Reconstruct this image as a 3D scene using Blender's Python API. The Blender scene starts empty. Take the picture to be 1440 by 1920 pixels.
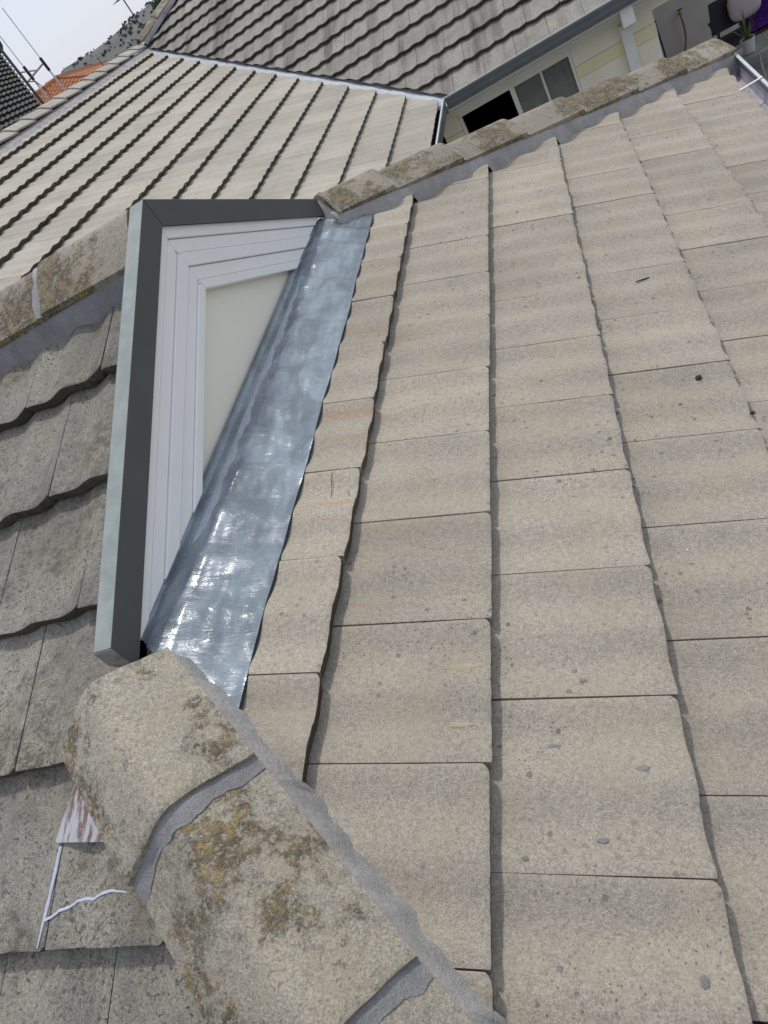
import bpy, bmesh, math, random
from mathutils import Vector, Matrix, noise
random.seed(7)
S = bpy.context.scene
C = S.collection
V = Vector
R = math.radians

# ------------------------------------------------------------------ camera
CAM = V((0.446, -0.2366, 1.0426))
FWD = V((-0.414, 0.701, -0.580)).normalized()
RIGHT = V((0.865, 0.104, -0.491))
RIGHT = (RIGHT - FWD * RIGHT.dot(FWD)).normalized()
DOWN = FWD.cross(RIGHT).normalized()
FPX = 1294.3
cd = bpy.data.cameras.new('camera')
co = bpy.data.objects.new('camera', cd)
C.objects.link(co)
cm = Matrix.Identity(4)
for i in range(3):
    cm[i][0] = RIGHT[i]; cm[i][1] = -DOWN[i]; cm[i][2] = -FWD[i]; cm[i][3] = CAM[i]
co.matrix_world = cm
cd.sensor_fit = 'AUTO'; cd.sensor_width = 36.0
cd.lens = FPX / 1920.0 * 36.0
cd.clip_start = 0.02; cd.clip_end = 5000
S.camera = co

# ------------------------------------------------------------------ sky, sun, exposure
TOSUN = V((-0.115, 0.45, 0.885)).normalized()
w_ = bpy.data.worlds.new('World'); S.world = w_; w_.use_nodes = True
wn = w_.node_tree.nodes; wl = w_.node_tree.links
wn.clear()
wo = wn.new('ShaderNodeOutputWorld'); wb = wn.new('ShaderNodeBackground')
sk = wn.new('ShaderNodeTexSky'); sk.sky_type = 'NISHITA'; sk.sun_disc = False
sk.sun_elevation = math.asin(TOSUN.z)
sk.sun_rotation = math.atan2(TOSUN.x, TOSUN.y)
sk.air_density = 1.0; sk.dust_density = 3.0; sk.ozone_density = 1.0; sk.altitude = 20
hs = wn.new('ShaderNodeMixRGB'); hs.inputs[0].default_value = 0.72     # thin even cloud over the clear sky
hs.inputs[2].default_value = (7.0, 7.35, 8.4, 1)
wl.new(sk.outputs[0], hs.inputs[1]); wl.new(hs.outputs[0], wb.inputs[0])
wb.inputs[1].default_value = 0.105
wl.new(wb.outputs[0], wo.inputs[0])
sd = bpy.data.lights.new('sun', 'SUN'); sd.energy = 1.8; sd.angle = R(3.5); sd.color = (1, 0.95, 0.87)
so = bpy.data.objects.new('sun', sd); C.objects.link(so)
so.rotation_euler = TOSUN.to_track_quat('Z', 'Y').to_euler(); so.location = (-5, 20, 30)
S.view_settings.view_transform = 'Standard'; S.view_settings.look = 'None'
S.view_settings.gamma = 1.0; S.view_settings.exposure = 0.17
S.view_settings.use_curve_mapping = False

# ------------------------------------------------------------------ helpers
def proj(P):
    d = V(P) - CAM; z = d.dot(FWD)
    if z < 0.05: return None
    return (720 + FPX * d.dot(RIGHT) / z, 960 + FPX * d.dot(DOWN) / z)

def mesh(name, verts, faces, mat=None, smooth=None):
    m = bpy.data.meshes.new(name)
    m.from_pydata([tuple(v) for v in verts], [], faces)
    if mat: m.materials.append(mat)
    m.validate(); m.update()
    if smooth is not None:
        m.shade_smooth(); m.set_sharp_from_angle(angle=R(smooth))
    return m

def link(name, m, parent=None):
    o = bpy.data.objects.new(name, m); C.objects.link(o)
    if parent is not None:
        o.parent = parent
        if parent.type == 'EMPTY':
            o.matrix_parent_inverse = Matrix.Translation(-parent.location)
    return o

def obj(name, verts, faces, mat, parent=None, smooth=None):
    return link(name, mesh(name, verts, faces, mat, smooth), parent)

def thing(name, label, cat, loc=(0, 0, 0), group=None):
    o = bpy.data.objects.new(name, None); C.objects.link(o)
    o.location = loc; o.empty_display_size = 0.2
    o['label'] = label; o['category'] = cat
    if group: o['group'] = group
    return o

def tag(o, label, cat, group=None):
    o['label'] = label; o['category'] = cat
    if group: o['group'] = group
    return o

def fix_normals(o):
    bm = bmesh.new(); bm.from_mesh(o.data)
    bmesh.ops.recalc_face_normals(bm, faces=bm.faces); bm.to_mesh(o.data); bm.free()
    return o

def box_vf(a, b):
    (x0, y0, z0), (x1, y1, z1) = a, b
    v = [(x0,y0,z0),(x1,y0,z0),(x1,y1,z0),(x0,y1,z0),(x0,y0,z1),(x1,y0,z1),(x1,y1,z1),(x0,y1,z1)]
    f = [(0,3,2,1),(4,5,6,7),(0,1,5,4),(1,2,6,5),(2,3,7,6),(3,0,4,7)]
    return v, f

def box(name, a, b, mat, parent=None, bev=0.0):
    v, f = box_vf(a, b)
    bm = bmesh.new()
    vs = [bm.verts.new(p) for p in v]
    for q in f: bm.faces.new([vs[i] for i in q])
    if bev: bmesh.ops.bevel(bm, geom=bm.edges[:], offset=bev, segments=2, affect='EDGES', profile=0.5)
    m = bpy.data.meshes.new(name); bm.to_mesh(m); bm.free(); m.materials.append(mat)
    return link(name, m, parent)

def extrude_poly(name, pts, off, mat, parent=None):
    """planar polygon pts pushed along vector off -> closed prism"""
    n = len(pts); off = V(off)
    v = [V(p) for p in pts] + [V(p) + off for p in pts]
    f = [tuple(range(n)), tuple(range(2*n-1, n-1, -1))]
    for i in range(n):
        j = (i+1) % n; f.append((i, i+n, j+n, j))
    return fix_normals(obj(name, v, f, mat, parent))

def tube(name, pts, rad, mat, parent=None, seg=8, flat=1.0):
    pts = [V(p) for p in pts]; v = []; f = []
    n = len(pts)
    rr = rad if isinstance(rad, (list, tuple)) else [rad]*n
    for i, p in enumerate(pts):
        d = (pts[min(i+1, n-1)] - pts[max(i-1, 0)]).normalized()
        ref = V((0,0,1)) if abs(d.z) < 0.9 else V((1,0,0))
        a = d.cross(ref).normalized(); b = d.cross(a).normalized()
        for k in range(seg):
            t = 2*math.pi*k/seg
            v.append(p + a*math.cos(t)*rr[i] + b*math.sin(t)*rr[i]*flat)
    for i in range(n-1):
        for k in range(seg):
            k2 = (k+1) % seg
            f.append((i*seg+k, i*seg+k2, (i+1)*seg+k2, (i+1)*seg+k))
    f.append(tuple(range(seg-1, -1, -1))); f.append(tuple((n-1)*seg+k for k in range(seg)))
    return fix_normals(obj(name, v, f, mat, parent, 50))

def sweep(name, rails, mat, parent=None, smooth=None, close=False):
    """rails: list of equal-length point lists; quads between neighbours"""
    n = len(rails[0]); v = [p for r in rails for p in r]; f = []
    m = len(rails)
    for i in range(m-1 if not close else m):
        j = (i+1) % m
        for k in range(n-1):
            f.append((i*n+k, j*n+k, j*n+k+1, i*n+k+1))
    if close:
        f.append(tuple(i*n for i in range(m))); f.append(tuple(i*n+n-1 for i in range(m-1, -1, -1)))
    return fix_normals(obj(name, v, f, mat, parent, smooth))

def nz(x, y, z=0.0): return noise.noise(V((x, y, z)))

# ------------------------------------------------------------------ materials
class NT:
    def __init__(s, name):
        s.m = bpy.data.materials.new(name); s.m.use_nodes = True
        s.n = s.m.node_tree.nodes; s.l = s.m.node_tree.links
        s.b = s.n['Principled BSDF']
        s.pos = s.n.new('ShaderNodeNewGeometry').outputs['Position']
    def map(s, scale, rot=(0,0,0), loc=(0,0,0), src=None):
        m = s.n.new('ShaderNodeMapping'); m.inputs['Scale'].default_value = scale
        m.inputs['Rotation'].default_value = rot; m.inputs['Location'].default_value = loc
        s.l.new(src or s.pos, m.inputs['Vector']); return m.outputs[0]
    def noise(s, scale, detail=2, rough=0.5, vec=None, dist=0.0):
        t = s.n.new('ShaderNodeTexNoise'); t.inputs['Scale'].default_value = scale
        t.inputs['Detail'].default_value = detail; t.inputs['Roughness'].default_value = rough
        t.inputs['Distortion'].default_value = dist
        s.l.new(vec or s.pos, t.inputs['Vector']); return t.outputs['Fac']
    def voro(s, scale, vec=None, feature='F1', out='Distance', rnd=1.0):
        t = s.n.new('ShaderNodeTexVoronoi'); t.feature = feature; t.inputs['Scale'].default_value = scale
        t.inputs['Randomness'].default_value = rnd
        s.l.new(vec or s.pos, t.inputs['Vector']); return t.outputs[out]
    def ramp(s, x, a, b, lo=0.0, hi=1.0):
        r = s.n.new('ShaderNodeMapRange'); r.interpolation_type = 'SMOOTHSTEP'
        r.inputs['From Min'].default_value = a; r.inputs['From Max'].default_value = b
        r.inputs['To Min'].default_value = lo; r.inputs['To Max'].default_value = hi
        s.l.new(x, r.inputs['Value']); return r.outputs[0]
    def math(s, op, a, b=None):
        t = s.n.new('ShaderNodeMath'); t.operation = op
        for i, x in enumerate((a, b)):
            if x is None: continue
            if isinstance(x, (int, float)): t.inputs[i].default_value = x
            else: s.l.new(x, t.inputs[i])
        return t.outputs[0]
    def mix(s, fac, a, b, mode='MIX'):
        t = s.n.new('ShaderNodeMixRGB'); t.blend_type = mode
        for i, x in ((0, fac), (1, a), (2, b)):
            if isinstance(x, (int, float)): t.inputs[i].default_value = x
            elif isinstance(x, tuple): t.inputs[i].default_value = (*x, 1)
            else: s.l.new(x, t.inputs[i])
        return t.outputs[0]
    def mul(s, col, fac):
        """multiply a colour by a float socket"""
        return s.mix(1.0, col, s.comb(fac), 'MULTIPLY')
    def comb(s, f):
        t = s.n.new('ShaderNodeCombineXYZ')
        for i in range(3): s.l.new(f, t.inputs[i])
        return t.outputs[0]
    def rand(s): return s.n.new('ShaderNodeObjectInfo').outputs['Random']
    def sep(s, v=None):
        t = s.n.new('ShaderNodeSeparateXYZ'); s.l.new(v or s.pos, t.inputs[0]); return t.outputs
    def bump(s, h, dist=0.002, strength=1.0, prev=None):
        t = s.n.new('ShaderNodeBump'); t.inputs['Distance'].default_value = dist
        t.inputs['Strength'].default_value = strength
        s.l.new(h, t.inputs['Height'])
        if prev is not None: s.l.new(prev, t.inputs['Normal'])
        return t.outputs[0]
    def out(s, col=None, rough=0.9, normal=None, spec=0.25, metal=0.0, coat=0.0):
        if col is not None:
            if isinstance(col, tuple): s.b.inputs['Base Color'].default_value = (*col, 1)
            else: s.l.new(col, s.b.inputs['Base Color'])
        if isinstance(rough, (int, float)): s.b.inputs['Roughness'].default_value = rough
        else: s.l.new(rough, s.b.inputs['Roughness'])
        s.b.inputs['Specular IOR Level'].default_value = spec
        s.b.inputs['Metallic'].default_value = metal
        s.b.inputs['Coat Weight'].default_value = coat
        if normal is not None: s.l.new(normal, s.b.inputs['Normal'])
        return s.m

def concrete(name, base, var=0.10, spots=0.5, spot_scale=26, pits=0.3, grain=1.0, streak=None, lichen=0.0,
             lichen_thr=0.56, rust=False, dark=(0.06, 0.055, 0.05), spot_col=None, grime=0.0):
    t = NT(name)
    col = t.mix(t.ramp(t.noise(2.6, 3, 0.6), 0.3, 0.7), tuple(c*(1-var) for c in base), tuple(min(1, c*(1+var)) for c in base))
    col = t.mul(col, t.ramp(t.rand(), 0, 1, 0.89, 1.08))
    g1 = t.noise(300, 2, 0.7); g2 = t.noise(95, 3, 0.65); g3 = t.noise(700, 1, 0.5)
    col = t.mul(col, t.ramp(g1, 0.25, 0.75, 1 - 0.30*grain, 1 + 0.26*grain))
    col = t.mul(col, t.ramp(g2, 0.3, 0.7, 1 - 0.14*grain, 1 + 0.10*grain))
    # warm / cool drift
    col = t.mix(t.ramp(t.noise(7, 3, 0.6), 0.42, 0.72, 0, 0.36), col, (base[0]*1.06, base[1]*0.99, base[2]*0.86))
    if grime:
        gm = t.ramp(t.noise(9, 5, 0.7), 0.45, 0.72, 0, grime)
        col = t.mix(gm, col, tuple(c*0.42 for c in base))
    if streak:
        sc, amt = streak
        st = t.ramp(t.noise(1.0, 4, 0.6, t.map(sc)), 0.46, 0.66, 0, amt)
        st = t.math('MULTIPLY', st, t.ramp(t.noise(0.9, 2), 0.3, 0.6))
        col = t.mix(st, col, (base[0]*0.26, base[1]*0.25, base[2]*0.25))
    if pits:
        pn = t.noise(120, 2, 0.6, t.map((1, 1, 1), loc=(3, 1, 2)))
        gate = t.ramp(t.noise(5, 3, 0.6), 0.3, 0.62)
        pt = t.math('MULTIPLY', t.ramp(pn, 0.57, 0.66), t.math('MULTIPLY', gate, pits))
        col = t.mix(pt, col, tuple(c*0.30 for c in base))
    if spots:
        wob = t.map((1, 1, 1), loc=(0.3, 0.7, 0))
        vd = t.voro(spot_scale, wob)
        vc = t.voro(spot_scale, wob, out='Color')
        rr = t.math('ADD', vd, t.math('MULTIPLY', t.math('SUBTRACT', t.noise(170, 2), 0.5), 0.30))
        sm = t.ramp(rr, 0.16, 0.27, 1, 0)
        gate2 = t.ramp(t.noise(3.1, 3, 0.6, t.map((1, 1, 1), loc=(5, 5, 5))), 0.40, 0.66)
        pick = t.ramp(t.sep(vc)[0], 1-spots-0.02, 1-spots+0.02)
        sm = t.math('MULTIPLY', sm, t.math('MULTIPLY', pick, t.math('ADD', t.math('MULTIPLY', gate2, 0.6), 0.15)))
        col = t.mix(sm, col, spot_col or (base[0]*0.27, base[1]*0.26, base[2]*0.25))
        vd2 = t.voro(spot_scale*3.1, wob)
        vc2 = t.voro(spot_scale*3.1, wob, out='Color')
        sm2 = t.math('MULTIPLY', t.ramp(vd2, 0.17, 0.33, 1, 0), t.ramp(t.sep(vc2)[1], 1-spots*1.3, 1-spots*1.3+0.03))
        col = t.mix(t.math('MULTIPLY', sm2, t.math('MULTIPLY', gate2, 0.75)), col, (base[0]*0.25, base[1]*0.24, base[2]*0.23))
    if rust:
        rs = t.ramp(t.noise(1.0, 4, 0.6, t.map((1.8, 24, 1.8))), 0.56, 0.74, 0, 0.34)
        near = t.ramp(t.sep()[0], -0.32, -0.16, 1, 0)
        col = t.mix(t.math('MULTIPLY', rs, near), col, (0.34, 0.19, 0.09))
    hgt = t.math('ADD', t.math('MULTIPLY', g1, 1.0), t.math('MULTIPLY', g2, 1.2))
    if lichen:
        zone = t.ramp(t.noise(3.4, 3, 0.55, t.map((1, 1, 1), loc=(2.2, 0.4, 1.1))), 0.36, 0.60)
        lm = t.math('ADD', t.noise(15, 7, 0.74), t.math('MULTIPLY', t.math('SUBTRACT', zone, 0.5), 0.20))
        lm = t.ramp(lm, lichen_thr, lichen_thr+0.10, 0, lichen)
        br = t.math('MULTIPLY', lm, t.ramp(g2, 0.36, 0.56))
        lcol = t.mix(t.ramp(t.noise(40, 3), 0.35, 0.65), (0.12, 0.095, 0.045), (0.29, 0.20, 0.055))
        col = t.mix(br, col, lcol)
        dk = t.math('MULTIPLY', t.ramp(t.math('ADD', t.noise(26, 7, 0.78, t.map((1, 1, 1), loc=(9, 2, 4))), t.math('MULTIPLY', t.math('SUBTRACT', zone, 0.5), 0.16)), 0.50, 0.64, 0, 0.8), t.ramp(g2, 0.38, 0.55))
        col = t.mix(dk, col, (0.085, 0.078, 0.062))
    nrm = t.bump(hgt, 0.0016*grain, 0.8)
    if lichen: nrm = t.bump(t.math('MULTIPLY', br, t.noise(160, 3)), 0.006, 0.8, nrm)
    nrm = t.bump(t.noise(22, 3, 0.6), 0.004, 0.35, nrm)
    return t.out(col, 0.72, nrm, 0.38)

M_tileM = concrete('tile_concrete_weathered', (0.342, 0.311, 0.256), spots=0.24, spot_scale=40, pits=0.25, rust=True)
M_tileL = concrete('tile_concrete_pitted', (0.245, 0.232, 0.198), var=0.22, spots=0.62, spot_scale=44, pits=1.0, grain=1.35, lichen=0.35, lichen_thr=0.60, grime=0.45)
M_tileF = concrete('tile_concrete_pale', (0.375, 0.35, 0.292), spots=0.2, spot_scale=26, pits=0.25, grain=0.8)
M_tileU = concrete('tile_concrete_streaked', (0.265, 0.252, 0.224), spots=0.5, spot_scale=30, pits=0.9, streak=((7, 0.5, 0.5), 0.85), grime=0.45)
M_edge = concrete('tile_edge_moss_shade', (0.048, 0.042, 0.031), var=0.3, spots=0.3, pits=0.4, lichen=0.25, lichen_thr=0.55)  # mossy step faces, coloured darker still to deepen the shade at the laps
M_cap = concrete('cap_concrete_lichen', (0.31, 0.28, 0.225), spots=0.5, spot_scale=20, pits=0.5, lichen=0.95, lichen_thr=0.50)
M_capnear = concrete('cap_concrete_near', (0.325, 0.298, 0.24), spots=0.5, spot_scale=26, pits=0.5, grain=1.2, lichen=0.9, lichen_thr=0.555)
M_cappale = concrete('cap_concrete_pale', (0.38, 0.355, 0.31), spots=0.2, pits=0.3, grain=0.8)

def mortar(name, base):
    t = NT(name)
    col = t.mix(t.ramp(t.noise(9, 4, 0.6), 0.3, 0.7), tuple(c*0.82 for c in base), tuple(c*1.16 for c in base))
    g = t.noise(420, 2, 0.7)
    col = t.mul(col, t.ramp(g, 0.25, 0.75, 0.80, 1.22))
    pit = t.ramp(t.noise(150, 2), 0.70, 0.76)
    col = t.mix(t.math('MULTIPLY', pit, 0.6), col, tuple(c*0.45 for c in base))
    n = t.bump(t.math('ADD', g, t.math('MULTIPLY', t.noise(55, 5, 0.65), 2.6)), 0.0026, 0.9)
    return t.out(col, 0.85, n, 0.2)
M_mortar = mortar('mortar_grey', (0.36, 0.355, 0.345))
M_mortar_d = mortar('mortar_shaded', (0.235, 0.235, 0.24))  # darker mortar copy, shade on joints and ridge bedding put into the colour
M_splash = mortar('mortar_splash_grey', (0.215, 0.215, 0.215))
M_crust = mortar('chipped_concrete', (0.42, 0.36, 0.26))

def plain(name, col, rough=0.5, spec=0.4, var=0.06, scale=6, metal=0.0, coat=0.0, bumpd=0.0, bscale=60):
    t = NT(name)
    c = t.mix(t.ramp(t.noise(scale, 4, 0.6), 0.3, 0.7), tuple(x*(1-var) for x in col), tuple(min(1, x*(1+var)) for x in col))
    n = t.bump(t.noise(bscale, 3), bumpd, 1.0) if bumpd else None
    return t.out(c, rough, n, spec, metal, coat)

def painted_white(name, col):
    t = NT(name)
    c = t.mix(t.ramp(t.noise(1.0, 4, 0.6, t.map((6, 6, 6))), 0.4, 0.8, 0, 0.35), col, tuple(x*0.9 for x in col))
    # little flecks of grime
    fl = t.ramp(t.voro(34), 0.03, 0.06, 1, 0)
    c = t.mix(t.math('MULTIPLY', fl, 0.35), c, (0.3, 0.27, 0.22))
    return t.out(c, 0.38, t.bump(t.noise(90, 2), 0.0004, 1.0), 0.45)
M_board = painted_white('white_board_paint', (0.90, 0.91, 0.905))
M_cream = painted_white('cream_board_paint', (0.89, 0.87, 0.75))
M_barge = plain('barge_paint_grey', (0.085, 0.095, 0.096), 0.42, 0.45, 0.05, 8)
def barge_top():
    t = NT('barge_pale_top')
    c = t.mix(t.ramp(t.noise(14, 4, 0.65), 0.35, 0.7), (0.225, 0.262, 0.252), (0.295, 0.328, 0.312))  # top flange coloured paler than the barge face
    fl = t.ramp(t.voro(60), 0.04, 0.09, 1, 0)
    c = t.mix(t.math('MULTIPLY', fl, 0.4), c, (0.55, 0.56, 0.55))
    rust = t.math('MULTIPLY', t.ramp(t.sep()[2], 0.335, 0.36, 1, 0), t.ramp(t.noise(40, 4), 0.42, 0.6))
    c = t.mix(t.math('MULTIPLY', rust, 0.7), c, (0.25, 0.15, 0.08))
    return t.out(c, 0.55, t.bump(t.noise(160, 2), 0.0004, 1.0), 0.4)
M_bargetop = barge_top()
M_bargeedge = plain('barge_cut_edge', (0.03, 0.032, 0.033), 0.6)

def flashing_mat():
    t = NT('flashing_painted_metal')
    lap = t.noise(1.0, 4, 0.6, t.map((14, 5, 14)), 0.6)
    c = t.mix(t.ramp(lap, 0.35, 0.68), (0.16, 0.195, 0.225), (0.285, 0.335, 0.385))
    rough = t.ramp(t.noise(11, 4, 0.7), 0.35, 0.7, 0.18, 0.36)
    h1 = t.noise(1.0, 4, 0.62, t.map((16, 60, 16)), 0.8)
    h2 = t.noise(1.0, 3, 0.6, t.map((60, 170, 60)))
    h3 = t.noise(420, 2)
    n = t.bump(h1, 0.0030, 0.7); n = t.bump(h2, 0.0010, 0.45, n); n = t.bump(h3, 0.0002, 0.3, n)
    return t.out(c, rough, n, 0.6, 0.25, 0.0)
M_flash = flashing_mat()
M_flash_edge = plain('flashing_edge_shadow', (0.035, 0.037, 0.04), 0.7)  # dark colour paints the thin shadow line along the flashing's rim
M_valley = plain('valley_galvanised', (0.34, 0.39, 0.44), 0.5, 0.4, 0.12, 9, 0.0, 0, 0.001, 40)
M_gut_dark = plain('gutter_slate_paint', (0.115, 0.13, 0.145), 0.4, 0.45, 0.1, 5)
M_gut_in = plain('gutter_pale_lining', (0.36, 0.35, 0.40), 0.55, 0.3, 0.18, 6)
M_gut_lip = plain('gutter_pale_lip', (0.50, 0.54, 0.56), 0.4, 0.4, 0.06)
M_wall = plain('wall_cream_paint', (0.80, 0.77, 0.65), 0.65, 0.3, 0.05, 3, bumpd=0.0006)
M_wallband = plain('wall_butter_paint', (0.78, 0.71, 0.48), 0.65, 0.3, 0.05, 3, bumpd=0.0006)
M_white = plain('trim_white_paint', (0.72, 0.73, 0.72), 0.45, 0.4, 0.05, 4)
M_alu = plain('window_white_frame', (0.74, 0.74, 0.72), 0.4, 0.4, 0.03)
M_room = plain('room_dark', (0.02, 0.02, 0.022), 0.9, 0.1)
M_curtain = plain('curtain_grey', (0.46, 0.455, 0.44), 0.9, 0.1, 0.15, 20)
M_under = plain('roof_underlay_dark', (0.025, 0.024, 0.022), 0.95, 0.05)
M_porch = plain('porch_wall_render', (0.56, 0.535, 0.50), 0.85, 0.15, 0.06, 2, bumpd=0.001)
M_soffit = plain('soffit_paint', (0.60, 0.56, 0.48), 0.7, 0.2)
M_patio = plain('patio_concrete', (0.26, 0.25, 0.235), 0.9, 0.15, 0.2, 3)
M_ground = plain('ground_dry_grass', (0.12, 0.115, 0.06), 0.95, 0.1, 0.35, 0.6)
M_steel = plain('mast_steel_dark', (0.07, 0.085, 0.09), 0.45, 0.4, 0.08, 8, 0.3)
M_alloy = plain('antenna_alloy', (0.42, 0.43, 0.46), 0.45, 0.4, 0.05, 8, 0.3)
M_whip = plain('antenna_white_rod', (0.62, 0.62, 0.64), 0.5, 0.3)
M_black = plain('black_plastic', (0.02, 0.02, 0.024), 0.5, 0.3)
M_moss = plain('dry_moss', (0.05, 0.045, 0.02), 0.95, 0.1, 0.4, 200, bumpd=0.002, bscale=300)
M_chip = plain('white_paint_chip', (0.78, 0.78, 0.76), 0.6, 0.3)
M_seal = plain('sealant_lilac_white', (0.44, 0.47, 0.57), 0.4, 0.4, 0.08, 40)
M_glass = NT('window_glass')
M_glass.b.inputs['Transmission Weight'].default_value = 0.9
M_glass = M_glass.out((0.55, 0.6, 0.62), 0.03, None, 0.5)

# ------------------------------------------------------------------ the roof's geometry
P = 0.398                   # pitch
cp, sp, tp = math.cos(P), math.sin(P), math.tan(P)
G = 0.3244                  # tile gauge
W = 0.30                    # tile cover width
GX = G * cp                 # gauge in plan
T = 0.036                   # step height
AMP = 0.0072                # half height of the tile's rolls
ZL = 0.0894                 # near slope: z = ZL + y tp
YR = 1.588                  # ridge of the wing
HC1 = -0.235                # near hip: x + y = HC1
HC2 = 2*YR - HC1            # far hip:  y - x = HC2
ZK = ZL + 2*YR*tp           # hidden slope: z = ZK - y tp
ZF = -0.7086; SF = -4.9465; YF = 10.8138
VAL = SF*cp + YF            # valley: x + y = VAL
ZU = (ZF - SF*sp) - YF*tp   # far wing's near slope: z = ZU + y tp
XG = -0.655                 # face of the gablet boards

house = thing('house', 'cream house with grey concrete tiled hip roof, small gablet and long grey flashing', 'house', (0, 4, -2.85))
TW = 2  # rolls per tile

def tile_mesh(name, mat, seed, nu=24, length=0.395, amp=AMP):
    rnd = random.Random(seed)
    gap = 0.0031
    us = [gap*0.5 + (W-gap)*i/nu for i in range(nu+1)]
    us = us[:-1] + [us[-1]-0.010, us[-1]-0.004, us[-1]]
    us = sorted(set(us))
    ss = rnd.random()*50
    def setback(u):
        d = u - (W - 0.020)
        s = 0.012*(d/0.020)**2 if d > 0 else 0
        return s + 0.0011*nz(u*55, ss) + 0.0008*nz(u*190, ss, 3)
    def h(u, v):
        return amp*math.cos(2*math.pi*TW*u/W) - T*v/G + 0.0010*nz(u*11, v*11, ss)
    st = [(0.0, -0.0036), (0.0010, -0.0013), (0.0038, 0.0), (0.015, 0.0), (0.12, 0.0), (0.25, 0.0), (length, 0.0)]
    verts = []; faces = []
    n = len(us)
    th = 0.0300
    for u in us: verts.append((u, setback(u) + 0.001, h(u, 0) - th))
    for (v, dh) in st:
        for u in us:
            vv = v + (setback(u) if v < 0.1 else 0)
            e = min(u - us[0], us[-1] - u)
            rd = -0.0016 if e < 0.0005 else 0.0
            verts.append((u, vv, h(u, v) + dh + rd + (0.0007*nz(u*120, v*400, ss) if v < 0.005 else 0)))
    for u in us: verts.append((u, length, h(u, length) - 0.016))
    rows = len(st) + 2
    for r in range(rows-1):
        for i in range(n-1):
            a = r*n+i; faces.append((a, a+1, a+n+1, a+n))
    # underside and ends
    faces.append(tuple([i for i in range(n)][::-1] + [(rows-1)*n, ] + [(rows-1)*n+n-1]) if False else (0, (rows-1)*n, (rows-1)*n+n-1, n-1))
    faces.append(tuple([r*n for r in range(rows)]))
    faces.append(tuple([r*n+n-1 for r in range(rows-1, -1, -1)]))
    m = mesh(name, verts, faces, mat, 38)
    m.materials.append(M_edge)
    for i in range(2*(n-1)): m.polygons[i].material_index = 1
    return m

TM = {}
def tiles_for(key, mat, nu, amp=AMP):
    TM[key] = [tile_mesh('roof_tile', mat, k*17+len(key), nu, 0.395, amp) for k in range(4)]
tiles_for('M', M_tileM, 28); tiles_for('L', M_tileL, 28); tiles_for('F', M_tileF, 16, 0.0055); tiles_for('U', M_tileU, 16, 0.0060)

def in_view(p, m=25):
    q = proj(p)
    return q is not None and -m < q[0] < 1440+m and -m < q[1] < 1920+m

def occluded(p):
    """is the point behind the wing's ridge, hip or gablet?"""
    d = V(p) - CAM
    if d.y > 0:
        t = (YR - CAM.y)/d.y
        if 0 < t < 0.999:
            q = CAM + d*t
            if q.x < -0.64 and q.z < 0.80: return True
    den = d.y - d.x
    if abs(den) > 1e-6:
        t = (HC2 - (CAM.y-CAM.x))/den
        if 0 < t < 0.999:
            q = CAM + d*t
            if q.x >= -0.66 and q.x < 1.25 and q.z < -q.x*tp + 0.07: return True
    return False

def clip_bm(me, mat4, planes):
    bm = bmesh.new(); bm.from_mesh(me); bm.transform(mat4)
    for (co_, no_) in planes:
        r = bmesh.ops.bisect_plane(bm, geom=bm.verts[:]+bm.edges[:]+bm.faces[:], dist=1e-6, plane_co=co_, plane_no=no_, clear_outer=True)
        ed = [e for e in r['geom_cut'] if isinstance(e, bmesh.types.BMEdge)]
        if ed:
            try: bmesh.ops.edgeloop_fill(bm, edges=ed)
            except Exception: pass
    return bm

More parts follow.
